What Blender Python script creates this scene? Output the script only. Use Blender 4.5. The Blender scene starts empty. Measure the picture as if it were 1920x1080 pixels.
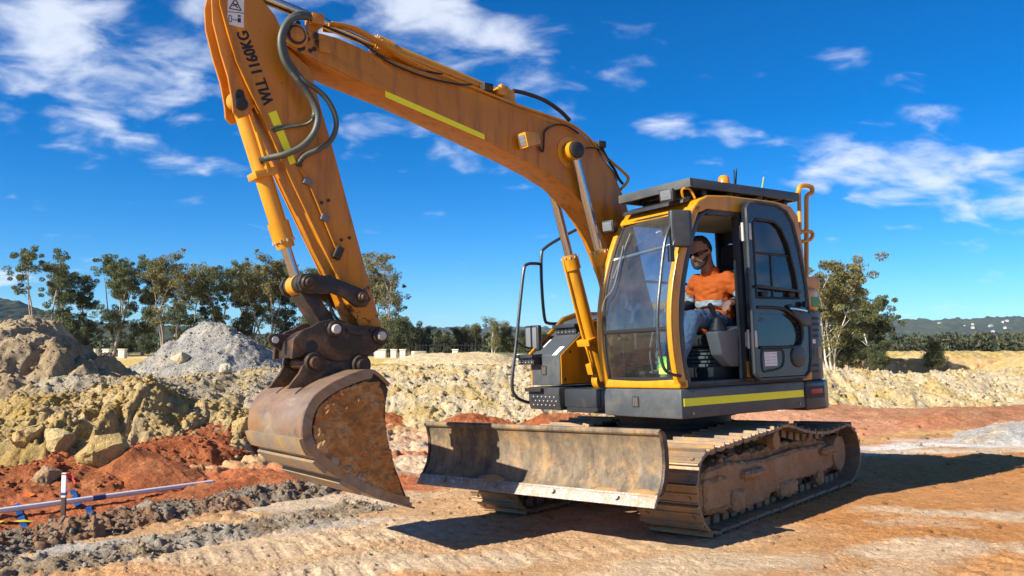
import bpy, bmesh, math, random
import numpy as np
from mathutils import Vector, Matrix
random.seed(7)
R_ = math.radians
scene = bpy.context.scene
COL = scene.collection

# ------------------------------------------------------------------ camera
EYE = 1.68
FPX = 1580.5                      # focal length in pixels of a 1920 wide frame
cam_d = bpy.data.cameras.new('camera'); cam = bpy.data.objects.new('camera', cam_d); COL.objects.link(cam)
cam_d.sensor_width = 36.0; cam_d.lens = FPX / 1920 * 36.0
cam_d.clip_start = 0.05; cam_d.clip_end = 20000
PITCH = 0.0632
cam.location = (0, 0, EYE); cam.rotation_euler = (math.pi / 2 + PITCH, 0, 0)
scene.camera = cam

# ------------------------------------------------------------------ sun, sky
SUN_AZ = math.atan2(-0.852, -0.522)       # direction to the sun, measured from +Y towards +X
SUN_EL = R_(32)
sd = Vector((math.sin(SUN_AZ) * math.cos(SUN_EL), math.cos(SUN_AZ) * math.cos(SUN_EL), math.sin(SUN_EL)))
sun_d = bpy.data.lights.new('sun', 'SUN'); sun = bpy.data.objects.new('sun', sun_d); COL.objects.link(sun)
sun_d.energy = 5.0; sun_d.angle = R_(0.53); sun_d.color = (1.0, 0.93, 0.82)
sun.rotation_euler = sd.to_track_quat('Z', 'Y').to_euler(); sun.location = (-20, -12, 20)

world = bpy.data.worlds.new('World'); scene.world = world; world.use_nodes = True
wt = world.node_tree; wt.nodes.clear()
def wn(t, **k):
    n = wt.nodes.new(t)
    for a, b in k.items(): setattr(n, a, b)
    return n
def wl(a, b): wt.links.new(a, b)
def wm(op, a, b=None, c=None):
    n = wn('ShaderNodeMath', operation=op)
    for i, v in enumerate((a, b, c)):
        if v is None: continue
        if isinstance(v, (int, float)): n.inputs[i].default_value = v
        else: wl(v, n.inputs[i])
    return n.outputs[0]
sky = wn('ShaderNodeTexSky', sky_type='NISHITA'); sky.sun_disc = False
sky.sun_elevation = SUN_EL; sky.sun_rotation = SUN_AZ
sky.altitude = 100; sky.air_density = 1.0; sky.dust_density = 0.05; sky.ozone_density = 3.0
hsv = wn('ShaderNodeHueSaturation'); hsv.inputs['Saturation'].default_value = 1.16; hsv.inputs['Value'].default_value = 1.0
tint = wn('ShaderNodeMix', data_type='RGBA', blend_type='MULTIPLY'); tint.inputs['Factor'].default_value = 1.0
tint.inputs[7].default_value = (.50, .84, 1.30, 1); wl(sky.outputs[0], tint.inputs[6]); wl(tint.outputs[2], hsv.inputs['Color'])
tc = wn('ShaderNodeTexCoord'); sx = wn('ShaderNodeSeparateXYZ'); wl(tc.outputs['Generated'], sx.inputs[0])
X, Y, Z = sx.outputs
# cloud layer: noise on a flat sheet high above, thicker in some places than others
zc = wm('ADD', wm('MAXIMUM', Z, 0.0), 0.34)
cu = wm('DIVIDE', X, zc); cv = wm('DIVIDE', Y, zc)
cmb = wn('ShaderNodeCombineXYZ'); wl(cu, cmb.inputs[0]); wl(cv, cmb.inputs[1])
mp = wn('ShaderNodeMapping'); mp.inputs['Rotation'].default_value = (0, 0, R_(-32)); mp.inputs['Scale'].default_value = (1.0, 1.35, 1.0)
wl(cmb.outputs[0], mp.inputs[0])
def wnoise(scale, detail, rough, dist=0.0, off=0.0):
    n = wn('ShaderNodeTexNoise'); n.inputs['Scale'].default_value = scale; n.inputs['Detail'].default_value = detail
    n.inputs['Roughness'].default_value = rough; n.inputs['Distortion'].default_value = dist
    m2 = wn('ShaderNodeMapping'); m2.inputs['Location'].default_value = (off, off * .7, 0); wl(mp.outputs[0], m2.inputs[0]); wl(m2.outputs[0], n.inputs['Vector'])
    return n.outputs['Fac']
n1 = wnoise(8.0, 7, 0.52, 0.3); n2 = wnoise(0.7, 3, 0.5, 0.2, 13.0)
# cloud banks (direction x/y, z/y, half width, half height, turn, thickness)
banks = [(-.52, .36, .20, .10, -.25, .95), (-.36, .43, .22, .08, -.4, .8), (-.50, .26, .16, .055, -.35, .6), (-.10, .40, .20, .055, -.35, .85), (-.02, .41, .10, .05, -.7, .45),
         (.0, .36, .05, .035, -.6, .35), (.11, .335, .045, .025, .2, .5), (.17, .27, .07, .025, -.45, .6), (-.11, .245, .10, .035, -.25, .6),
         (-.04, .31, .16, .03, -.3, .5), (.29, .235, .08, .03, -.25, .6), (.50, .20, .20, .055, -.12, .9), (.60, .185, .12, .05, .1, .7), (.53, .265, .08, .02, .1, .45),
         (-.60, .075, .12, .014, .05, .7), (.45, .33, .06, .02, -.5, .25), (.57, .115, .10, .012, .05, .35), (.42, .03, .25, .008, .03, .35), (-.45, .04, .2, .008, .0, .3)]
front = wm('MAXIMUM', Y, 0.05)
gu = wm('DIVIDE', X, front); gv = wm('DIVIDE', Z, front)
acc = None
for (a, b, w, h, rot, st) in banks:
    du = wm('SUBTRACT', gu, a); dv = wm('SUBTRACT', gv, b)
    c, s = math.cos(rot), math.sin(rot)
    p = wm('DIVIDE', wm('ADD', wm('MULTIPLY', du, c), wm('MULTIPLY', dv, s)), w)
    q = wm('DIVIDE', wm('SUBTRACT', wm('MULTIPLY', dv, c), wm('MULTIPLY', du, s)), h)
    r2 = wm('ADD', wm('MULTIPLY', p, p), wm('MULTIPLY', q, q))
    g = wm('MULTIPLY', wm('EXPONENT', wm('MULTIPLY', r2, -0.9)), st)
    acc = g if acc is None else wm('MAXIMUM', acc, g)
isf = wn('ShaderNodeMapRange'); isf.inputs[1].default_value = 0.1; isf.inputs[2].default_value = 0.4; wl(Y, isf.inputs[0])
rest = wm('MULTIPLY', wm('SUBTRACT', 1.0, isf.outputs[0]), wm('MULTIPLY', n2, 0.9))
cover = wm('ADD', wm('MULTIPLY', acc, isf.outputs[0]), rest)
dens = wm('ADD', wm('MULTIPLY', cover, 0.62), wm('MULTIPLY', wm('SUBTRACT', n1, 0.5), 1.6))
cr = wn('ShaderNodeMapRange', interpolation_type='SMOOTHSTEP'); cr.inputs[1].default_value = 0.20; cr.inputs[2].default_value = 0.78
cr.inputs[3].default_value = 0.0; cr.inputs[4].default_value = 0.76; wl(dens, cr.inputs[0])
up = wm('GREATER_THAN', Z, 0.0)
cfac = wm('MULTIPLY', cr.outputs[0], up)
mixc = wn('ShaderNodeMix', data_type='RGBA'); mixc.inputs[7].default_value = (10.4, 11.0, 12.2, 1)
low = wm('ADD', 1.0, wm('MULTIPLY', wm('EXPONENT', wm('MULTIPLY', wm('MAXIMUM', Z, 0.0), -7.0)), 0.55))       # the air is brighter towards the horizon all round
hb = wn('ShaderNodeVectorMath', operation='SCALE'); wl(hsv.outputs[0], hb.inputs[0]); wl(low, hb.inputs['Scale'])
wl(cfac, mixc.inputs['Factor']); wl(hb.outputs[0], mixc.inputs[6])
bg = wn('ShaderNodeBackground'); bg.inputs['Strength'].default_value = 0.050
wl(mixc.outputs[2], bg.inputs['Color'])
wo = wn('ShaderNodeOutputWorld'); wl(bg.outputs[0], wo.inputs['Surface'])

vs = scene.view_settings
vs.view_transform = 'Standard'; vs.look = 'None'; vs.gamma = 1.0; vs.use_curve_mapping = False; vs.exposure = 0.95
scene.render.engine = 'CYCLES'
scene.cycles.use_denoising = True
scene.cycles.max_bounces = 6; scene.cycles.transparent_max_bounces = 12; scene.cycles.volume_bounces = 0
scene.cycles.caustics_reflective = False; scene.cycles.caustics_refractive = False

# ------------------------------------------------------------------ numpy noise
def _hash(ix, iy, iz, seed):
    with np.errstate(over='ignore'):
        h = (ix.astype(np.int64) * 374761393 + iy.astype(np.int64) * 668265263 + iz.astype(np.int64) * 2147483647 + seed * 974634777) & 0xffffffff
        h = ((h ^ (h >> 13)) * 1274126177) & 0xffffffff
        h = ((h ^ (h >> 16)) * 2246822519) & 0xffffffff
        h = h ^ (h >> 15)
    return h.astype(np.float64) / 4294967295.0
def vnoise(x, y, seed=0):
    ix = np.floor(x); iy = np.floor(y); fx = x - ix; fy = y - iy
    fx = fx * fx * fx * (fx * (fx * 6 - 15) + 10); fy = fy * fy * fy * (fy * (fy * 6 - 15) + 10); z = np.zeros_like(ix)
    a = _hash(ix, iy, z, seed); b = _hash(ix + 1, iy, z, seed); c = _hash(ix, iy + 1, z, seed); d = _hash(ix + 1, iy + 1, z, seed)
    return a + (b - a) * fx + (c - a) * fy + (a - b - c + d) * fx * fy
def fbm(x, y, octv=5, seed=0, gain=0.5):
    s = np.zeros_like(x); a = 1.0; t = 0.0; cx, cy = x, y
    for i in range(octv):
        s += a * vnoise(cx, cy, seed + i); t += a; a *= gain
        cx, cy = cx * 1.63 + cy * 1.21 + 17.1, cy * 1.63 - cx * 1.21 + 5.3
    return s / t
def worley(x, y, seed=0, jit=0.95):
    ix = np.floor(x); iy = np.floor(y); f1 = np.full(x.shape, 9.0); f2 = np.full(x.shape, 9.0); idv = np.zeros_like(x); z = np.zeros_like(ix)
    for dx in (-1, 0, 1):
        for dy in (-1, 0, 1):
            cx = ix + dx; cy = iy + dy
            px = cx + 0.5 + (_hash(cx, cy, z, seed) - .5) * jit; py = cy + 0.5 + (_hash(cx, cy, z + 1, seed) - .5) * jit
            d = np.hypot(px - x, py - y); hid = _hash(cx, cy, z + 2, seed)
            m = d < f1
            f2 = np.where(m, f1, np.minimum(f2, d)); idv = np.where(m, hid, idv); f1 = np.where(m, d, f1)
    return f1, f2, idv
def sstep(a, b, x):
    t = np.clip((x - a) / (b - a), 0, 1); return t * t * (3 - 2 * t)
def blocky(x, y, size, seed):          # angular lumps: every cell a tilted facet with a crack round it
    wx = x + .35 * size * (vnoise(x / size * 2.1, y / size * 2.1, seed + 50) - .5); wy = y + .35 * size * (vnoise(x / size * 2.1 + 9, y / size * 2.1, seed + 51) - .5)
    px, py = wx / size, wy / size; ix = np.floor(px); iy = np.floor(py); z = np.zeros_like(ix)
    f1 = np.full(x.shape, 9.0); f2 = np.full(x.shape, 9.0); h = np.zeros_like(x)
    for dx in (-1, 0, 1):
        for dy in (-1, 0, 1):
            cx = ix + dx; cy = iy + dy
            ex = px - (cx + .5 + (_hash(cx, cy, z, seed) - .5) * .95); ey = py - (cy + .5 + (_hash(cx, cy, z + 1, seed) - .5) * .95); d = np.hypot(ex, ey)
            v = _hash(cx, cy, z + 2, seed) * .7 + ex * (_hash(cx, cy, z + 3, seed) - .5) * 1.5 + ey * (_hash(cx, cy, z + 4, seed) - .5) * 1.5
            m = d < f1; f2 = np.where(m, f1, np.minimum(f2, d)); h = np.where(m, v, h); f1 = np.where(m, d, f1)
    return h * np.clip((f2 - f1) * 3.2, 0, 1) ** .8
def ridged(x, y, octv, seed):
    s = np.zeros_like(x); a = 1.0; t = 0.0; cx, cy = x, y
    for i in range(octv):
        s += a * np.abs(2 * vnoise(cx, cy, seed + i) - 1); t += a; a *= .62
        cx, cy = cx * 1.63 + cy * 1.21 + 17.1, cy * 1.63 - cx * 1.21 + 5.3
    return s / t
def clods(x, y, size, seed):           # lumps of broken earth: rounded tops, some cells empty
    wx = x + 0.25 * size * (vnoise(x / size * 1.7, y / size * 1.7, seed + 50) - .5); wy = y + 0.25 * size * (vnoise(x / size * 1.7 + 9, y / size * 1.7, seed + 51) - .5)
    f1, f2, i = worley(wx / size, wy / size, seed)
    h = np.clip((f2 - f1) * 1.6, 0, 1) ** 0.55
    return h * (0.25 + 0.75 * i)

# ------------------------------------------------------------------ materials
def mat(name):
    m = bpy.data.materials.new(name); m.use_nodes = True
    nt = m.node_tree; nt.nodes.clear()
    o = nt.nodes.new('ShaderNodeOutputMaterial'); b = nt.nodes.new('ShaderNodeBsdfPrincipled'); nt.links.new(b.outputs[0], o.inputs[0])
    return m, nt, b
def nnode(nt, t, **k):
    n = nt.nodes.new(t)
    for a, v in k.items(): setattr(n, a, v)
    return n
def objvec(nt):
    """object coordinates, shifted by a different amount for every object so that copies do not repeat"""
    n = nt.nodes.get('shifted')
    if n is None:
        c = nt.nodes.new('ShaderNodeTexCoord'); i = nt.nodes.new('ShaderNodeObjectInfo'); n = nt.nodes.new('ShaderNodeVectorMath'); n.operation = 'MULTIPLY_ADD'; n.name = 'shifted'
        n.inputs[1].default_value = (31, 17, 23); nt.links.new(i.outputs['Random'], n.inputs[0]); nt.links.new(c.outputs['Object'], n.inputs[2])
    return n.outputs[0]
def noise(nt, scale, detail=5, rough=0.6, vec=None, dist=0.0):
    n = nt.nodes.new('ShaderNodeTexNoise'); n.inputs['Scale'].default_value = scale; n.inputs['Detail'].default_value = detail
    n.inputs['Roughness'].default_value = rough; n.inputs['Distortion'].default_value = dist
    if vec is None:
        vec = objvec(nt)
    nt.links.new(vec, n.inputs['Vector']); return n.outputs['Fac']
def rng(nt, v, a, b, c=0.0, d=1.0):
    n = nt.nodes.new('ShaderNodeMapRange'); n.inputs[1].default_value = a; n.inputs[2].default_value = b; n.inputs[3].default_value = c; n.inputs[4].default_value = d
    nt.links.new(v, n.inputs[0]); return n.outputs[0]
def mixrgb(nt, f, a, b, bt='MIX'):
    n = nt.nodes.new('ShaderNodeMix'); n.data_type = 'RGBA'; n.blend_type = bt
    for s, v in (('Factor', f), ('A', a), ('B', b)):
        sock = [i for i in n.inputs if i.name == s and (i.type == ('VALUE' if s == 'Factor' else 'RGBA'))][0]
        if isinstance(v, (tuple, list)): sock.default_value = (*v[:3], 1)
        elif isinstance(v, (int, float)): sock.default_value = v
        else: nt.links.new(v, sock)
    return n.outputs['Result'] if False else [o for o in n.outputs if o.type == 'RGBA'][0]
def bump(nt, b, h, strength=0.3, dist=0.02):
    n = nt.nodes.new('ShaderNodeBump'); n.inputs['Strength'].default_value = strength; n.inputs['Distance'].default_value = dist
    nt.links.new(h, n.inputs['Height']); nt.links.new(n.outputs[0], b.inputs['Normal'])
def streak_vec(nt, sx_, sy_, sz_):
    c = nt.nodes.new('ShaderNodeTexCoord'); m = nt.nodes.new('ShaderNodeMapping'); m.inputs['Scale'].default_value = (sx_, sy_, sz_)
    nt.links.new(c.outputs['Object'], m.inputs[0]); return m.outputs[0]

def worn(name, col, rough=0.45, metal=0.0, dirt=(.30, .20, .11), dirt_lo=.52, dirt_hi=.75, dirt_max=.6, chip=None, chip_lo=.66, var=.12, bstr=.12, scale=2.2, coat=0.0, spec=0.5, low=None, streak=0.0):
    """painted / bare metal with dust patches, chips and a little unevenness"""
    m, nt, b = mat(name)
    n0 = noise(nt, scale * .6, 4, .6)
    lo = tuple(c * (1 - var) for c in col); hi = tuple(min(1, c * (1 + var)) for c in col)
    c = mixrgb(nt, n0, lo, hi)
    r = rng(nt, noise(nt, scale * 3, 6, .65), .3, .7, rough - .08, rough + .12)
    if chip:
        kn = noise(nt, scale * 9, 8, .72)
        if low:
            tcn = nt.nodes.new('ShaderNodeTexCoord'); sp = nt.nodes.new('ShaderNodeSeparateXYZ'); nt.links.new(tcn.outputs['Object'], sp.inputs[0]); ad = nt.nodes.new('ShaderNodeMath'); ad.operation = 'ADD'
            big = nt.nodes.new('ShaderNodeMath'); big.operation = 'MULTIPLY'; nt.links.new(rng(nt, sp.outputs[2], low[0], low[1], low[2], 0), big.inputs[0]); nt.links.new(rng(nt, noise(nt, scale * 2.5, 4, .6), .40, .62), big.inputs[1])
            nt.links.new(kn, ad.inputs[0]); nt.links.new(big.outputs[0], ad.inputs[1]); kn = ad.outputs[0]
        k = rng(nt, kn, chip_lo, chip_lo + .03)
        c = mixrgb(nt, k, c, chip)
    if streak: c = mixrgb(nt, rng(nt, noise(nt, 1.6, 7, .65, streak_vec(nt, 7, 7, .9)), .50, .72, 0, streak), c, tuple(x * .45 for x in dirt))
    d1 = noise(nt, scale, 8, .7, dist=.4)
    d = rng(nt, d1, dirt_lo, dirt_hi, 0, dirt_max)
    c = mixrgb(nt, d, c, dirt)
    nt.links.new(c, b.inputs['Base Color']); nt.links.new(r, b.inputs['Roughness'])
    b.inputs['Metallic'].default_value = metal; b.inputs['Specular IOR Level'].default_value = spec
    if coat: b.inputs['Coat Weight'].default_value = coat; b.inputs['Coat Roughness'].default_value = .15
    bump(nt, b, noise(nt, scale * 12, 6, .7), bstr, .01)
    return m
def plain(name, col, rough=0.5, metal=0.0, var=.15, scale=20):
    m, nt, b = mat(name)
    c = mixrgb(nt, noise(nt, scale, 5, .65), tuple(x * (1 - var) for x in col), tuple(min(1, x * (1 + var)) for x in col))
    nt.links.new(c, b.inputs['Base Color']); b.inputs['Roughness'].default_value = rough; b.inputs['Metallic'].default_value = metal
    return m

# ------------------------------------------------------------------ object helpers
def tag(o, label=None, cat=None, group=None, kind=None):
    for k, v in (('label', label), ('category', cat), ('group', group), ('kind', kind)):
        if v: o[k] = v
    return o
def empty(name, loc=(0, 0, 0), parent=None):
    o = bpy.data.objects.new(name, None); COL.objects.link(o); o.location = loc; o.empty_display_size = .3
    if parent: o.parent = parent
    return o
def mesh_np(name, V, F, material, col=None, smooth=True, parent=None):
    """V (n,3), F (m,k) with a fixed k; col (n,3) linear colours"""
    V = np.asarray(V, np.float32); F = np.asarray(F, np.int32); k = F.shape[1]
    me = bpy.data.meshes.new(name)
    me.vertices.add(len(V)); me.vertices.foreach_set('co', V.ravel())
    me.loops.add(F.size); me.loops.foreach_set('vertex_index', F.ravel())
    me.polygons.add(len(F)); me.polygons.foreach_set('loop_start', np.arange(0, F.size, k, dtype=np.int32))
    me.update(calc_edges=True)
    if smooth: me.polygons.foreach_set('use_smooth', np.ones(len(F), bool))
    if col is not None:
        at = me.color_attributes.new('Col', 'FLOAT_COLOR', 'POINT')
        c4 = np.ones((len(V), 4), np.float32); c4[:, :3] = col; at.data.foreach_set('color', c4.ravel())
    if material: me.materials.append(material)
    o = bpy.data.objects.new(name, me); COL.objects.link(o)
    if parent: o.parent = parent
    return o
class MB:
    """collects shapes, then links them as one mesh object"""
    def __init__(s, T=None): s.v = []; s.f = []; s.T = T
    def add(s, vs, fs):
        b = len(s.v); s.v += [tuple(v) for v in vs]; s.f += [tuple(b + i for i in f) for f in fs]; return s
    def box(s, x0, x1, y0, y1, z0, z1):
        return s.add([(x, y, z) for x in (x0, x1) for y in (y0, y1) for z in (z0, z1)], [(0, 1, 3, 2), (4, 6, 7, 5), (0, 4, 5, 1), (2, 3, 7, 6), (0, 2, 6, 4), (1, 5, 7, 3)])
    def obox(s, c, ax, ay, az):           # centre and three half-axis vectors
        c, ax, ay, az = map(Vector, (c, ax, ay, az))
        return s.add([c + ax * i + ay * j + az * k for i in (-1, 1) for j in (-1, 1) for k in (-1, 1)], [(0, 1, 3, 2), (4, 6, 7, 5), (0, 4, 5, 1), (2, 3, 7, 6), (0, 2, 6, 4), (1, 5, 7, 3)])
    def loft(s, loops, cap=True, closed=False):
        n = len(loops[0]); vs = [p for l in loops for p in l]; fs = []
        m = len(loops)
        for i in range(m if closed else m - 1):
            for j in range(n):
                a, b = i * n + j, i * n + (j + 1) % n; c, d = ((i + 1) % m) * n + (j + 1) % n, ((i + 1) % m) * n + j
                fs.append((a, b, c, d))
        if cap and not closed: fs += [tuple(range(n - 1, -1, -1)), tuple((m - 1) * n + j for j in range(n))]
        return s.add(vs, fs)
    def prism_y(s, poly, y0, y1): return s.loft([[(x, y0, z) for x, z in poly], [(x, y1, z) for x, z in poly]])
    def prism_z(s, poly, z0, z1): return s.loft([[(x, y, z0) for x, y in poly], [(x, y, z1) for x, y in poly]])
    def prism_x(s, poly, x0, x1): return s.loft([[(x0, y, z) for y, z in poly], [(x1, y, z) for y, z in poly]])
    def tube(s, pts, r, n=8, closed=False, cap=True):
        P = [Vector(p) for p in pts]; loops = []; m = len(P); rr = r if isinstance(r, (list, tuple)) else [r] * m
        up = None
        for i, p in enumerate(P):
            if closed: t = (P[(i + 1) % m] - P[i - 1]).normalized()
            else: t = (P[min(i + 1, m - 1)] - P[max(i - 1, 0)]).normalized()
            if up is None:
                up = Vector((0, 0, 1)) if abs(t.z) < .9 else Vector((1, 0, 0))
            a = (up - t * up.dot(t)).normalized(); b = t.cross(a); up = a
            loops.append([p + (a * math.cos(2 * math.pi * k / n) + b * math.sin(2 * math.pi * k / n)) * rr[i] for k in range(n)])
        return s.loft(loops, cap, closed)
    def cyl(s, p0, p1, r0, r1=None, n=20): return s.tube([p0, p1], [r0, r0 if r1 is None else r1], n)
    def rod(s, prof, p0, d, n=24):        # lathe: prof of (distance, radius) along direction d from p0
        p0, d = Vector(p0), Vector(d).normalized(); return s.tube([p0 + d * a for a, r in prof], [max(r, 1e-4) for a, r in prof], n)
    def build(s, name, material, parent=None, bevel=0.0, seg=2, angle=38, T=None, smooth=True, noisefn=None):
        me = bpy.data.meshes.new(name); T = T or s.T
        vs = s.v if T is None else [tuple(T @ Vector(v)) for v in s.v]
        me.from_pydata(vs, [], s.f)
        bm = bmesh.new(); bm.from_mesh(me)
        bmesh.ops.recalc_face_normals(bm, faces=bm.faces)
        if bevel:
            ed = [e for e in bm.edges if len(e.link_faces) == 2 and e.calc_face_angle(0) > R_(28)]
            bmesh.ops.bevel(bm, geom=ed, offset=bevel, segments=seg, profile=.6, affect='EDGES', clamp_overlap=True)
        bm.to_mesh(me); bm.free()
        if smooth:
            me.shade_smooth(); me.set_sharp_from_angle(angle=R_(angle))
        if material: me.materials.append(material)
        o = bpy.data.objects.new(name, me); COL.objects.link(o)
        if parent: o.parent = parent
        return o
def spline(pts, n=6, closed=False):
    P = [Vector(p) for p in pts]; out = []; m = len(P)
    for i in range(m if closed else m - 1):
        if closed: p0, p1, p2, p3 = P[i - 1], P[i], P[(i + 1) % m], P[(i + 2) % m]
        else: p0, p1, p2, p3 = P[max(i - 1, 0)], P[i], P[i + 1], P[min(i + 2, m - 1)]
        for k in range(n):
            t = k / n
            out.append(0.5 * ((2 * p1) + (p2 - p0) * t + (2 * p0 - 5 * p1 + 4 * p2 - p3) * t * t + (3 * p1 - p0 - 3 * p2 + p3) * t ** 3))
    if not closed: out.append(P[-1])
    return out
def copy_tree(o, parent=None):
    c = o.copy(); COL.objects.link(c); c.parent = parent
    for ch in list(o.children): copy_tree(ch, c)
    return c
# ================================================================== the ground
MX, MY = 1.805, 9.266                      # the excavator stands here
def base_z(x, y):
    near = np.exp(-(((x - MX) / 9.0) ** 2 + ((y - MY) / 8.0) ** 2) ** 1.5)
    z = (0.031 * np.clip(x - MX, -7, 7) - 0.021 * np.clip(y - MY, -7, 7)) * near
    left = 1 - sstep(3, 9, x)
    plat = sstep(17.0, 20.5, y) * left * (0.75 - 0.75 * sstep(42, 85, y)) + (1 - left) * (0.30 * sstep(20.8, 24, y) - 0.95 * sstep(26, 55, y) + .65 * sstep(110, 160, y))
    z = z + plat
    z = z - 0.16 * np.exp(-(((x + 4.6) * .80 - (y - 9.3) * .60) / .9) ** 2) * sstep(-12, -7, x) * (1 - sstep(-3.4, -2.6, x)) * sstep(5, 7, y) * (1 - sstep(10.5, 12, y))
    return z
def G(px, py):                             # ground point under a ray, used only to lay out the plan
    d = FPX * EYE / (py - 640.0); return ((px - 960) / FPX * d, d)

def GP(px, py):                            # plan position of a ground point seen along a sight line
    t = np.linspace(3, 60, 6000); s = (px - 960) / FPX; z = EYE - (py - 640) / FPX * t
    k = np.argmax(z < base_z(s * t, t)); return (float(s * t[k]), float(t[k]))
TAN = np.array((.45, .275, .135)); ORANGE = np.array((.42, .19, .062)); RED = np.array((.37, .115, .045)); PALE = np.array((.52, .41, .28))
GREY = np.array((.36, .35, .32)); YEL = np.array((.52, .36, .115)); CREAM = np.array((.55, .42, .235)); BROWN = np.array((.24, .15, .085)); WHITE = np.array((.56, .53, .48))
DKGREY = np.array((.21, .20, .185))
patches = [  # x, y, rx, ry, turn, colour, strength
    (-4.6, 9.8, 3.6, 1.45, .32, RED, 1.0), (-2.2, 10.4, 1.3, .8, .3, RED, .8), (-2.9, 11.3, 1.9, 1.2, .2, RED, 1.0), (-6.5, 8.9, 2.2, .9, .2, RED, 1.0), (-1.55, 10.6, .9, .6, .5, RED, .5),
    (-1.9, 9.6, 1.3, .55, .35, PALE, .9), (-3.6, 7.6, 2.4, .33, .30, GREY, .8), (-1.6, 12.5, 1.5, 1.0, .0, PALE, .7), (-.6, 14.8, 2.6, 1.2, 0, PALE, .8), (-1.2, 13.4, .9, .5, 0, RED, .8), (1, 15.6, 3.0, .8, .1, RED, .75),
    (5.2, 8.2, 3.6, 2.6, .0, ORANGE, .85), (4.5, 6.8, 2.2, 1.0, .0, ORANGE, .7), (7.5, 11.0, 4.0, 1.5, .0, ORANGE, .9),
    (-.2, 7.1, 2.6, .8, .1, PALE, .30), (-1.9, 7.5, 2.0, .5, .25, PALE, .45), (4.1, 6.35, .6, .36, .1, PALE, .75), (4.3, 7.9, .7, .34, .0, PALE, .75), (2.9, 6.4, .6, .28, 0, PALE, .7), (1.2, 6.2, .9, .3, .1, PALE, .6), (-.9, 6.5, 1.0, .35, .1, PALE, .65), (3.6, 7.3, .4, .26, 0.1, PALE, .4), (2.4, 5.9, .7, .2, 0.2, PALE, .45),
     (9.0, 17.0, 5.5, 2.6, .05, np.array((.46, .22, .12)), .95), (6.4, 15.2, 2.8, 1.5, .0, np.array((.46, .21, .105)), .8), (5.0, 18.5, 5, 1.0, 0, np.array((.47, .24, .14)), .7),
    (6.3, 13.3, 2.6, .30, -.05, WHITE, .9), (8.4, 13.9, 1.9, .6, 0, WHITE * .85, .8), (5.4, 12.6, .8, .3, .1, GREY, .6), (7.4, 12.6, 2.4, .3, .05, PALE, .8), (8.5, 15.4, 2, .35, .05, YEL, .6), (6.0, 14.3, 1.5, .3, .1, YEL * .9, .5)]
def ground_col(x, y):
    wx = x + .55 * (fbm(x * .9, y * .9, 4, 11) - .5) * 2 + .35 * (fbm(x * 3.5, y * 3.5, 5, 12, .65) - .5); wy = y + .40 * (fbm(x * .9, y * .9, 4, 23) - .5) * 2 + .35 * (fbm(x * 3.5, y * 3.5, 5, 24, .65) - .5)
    n = fbm(x * 1.7, y * 1.7, 5, 31)[..., None]
    c = TAN * (.78 + .5 * n)
    t = sstep(.48, .62, fbm(x * .55 + 3, y * .9, 5, 77))[..., None]
    c = c * (1 - .45 * t) + ORANGE * .45 * t
    for (px, py, rx, ry, a, col, st) in patches:
        u = (wx - px) * math.cos(a) + (wy - py) * math.sin(a); v = -(wx - px) * math.sin(a) + (wy - py) * math.cos(a)
        w = (np.clip(1.5 - (u / rx) ** 2 - (v / ry) ** 2, 0, 1) * st)[..., None]
        c = c * (1 - w) + col * (.82 + .36 * n) * w
    far = sstep(19, 26, y)[..., None]
    fn = fbm(x * .18, y * .12, 5, 91)[..., None]
    fc = CREAM * (.75 + .5 * n) * (1 - sstep(.42, .6, fn)) + YEL * (.8 + .4 * n) * sstep(.42, .6, fn)
    c = c * (1 - far) + fc * far
    veg = sstep(85, 120, y + 30 * (fn[..., 0] - .5))[..., None]
    c = c * (1 - veg) + np.array((.10, .105, .05)) * veg
    # dark and light crumbs
    cr = vnoise(x * 23, y * 23, 5)[..., None]
    return np.clip(c * (.86 + .28 * cr), 0, .85)
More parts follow.
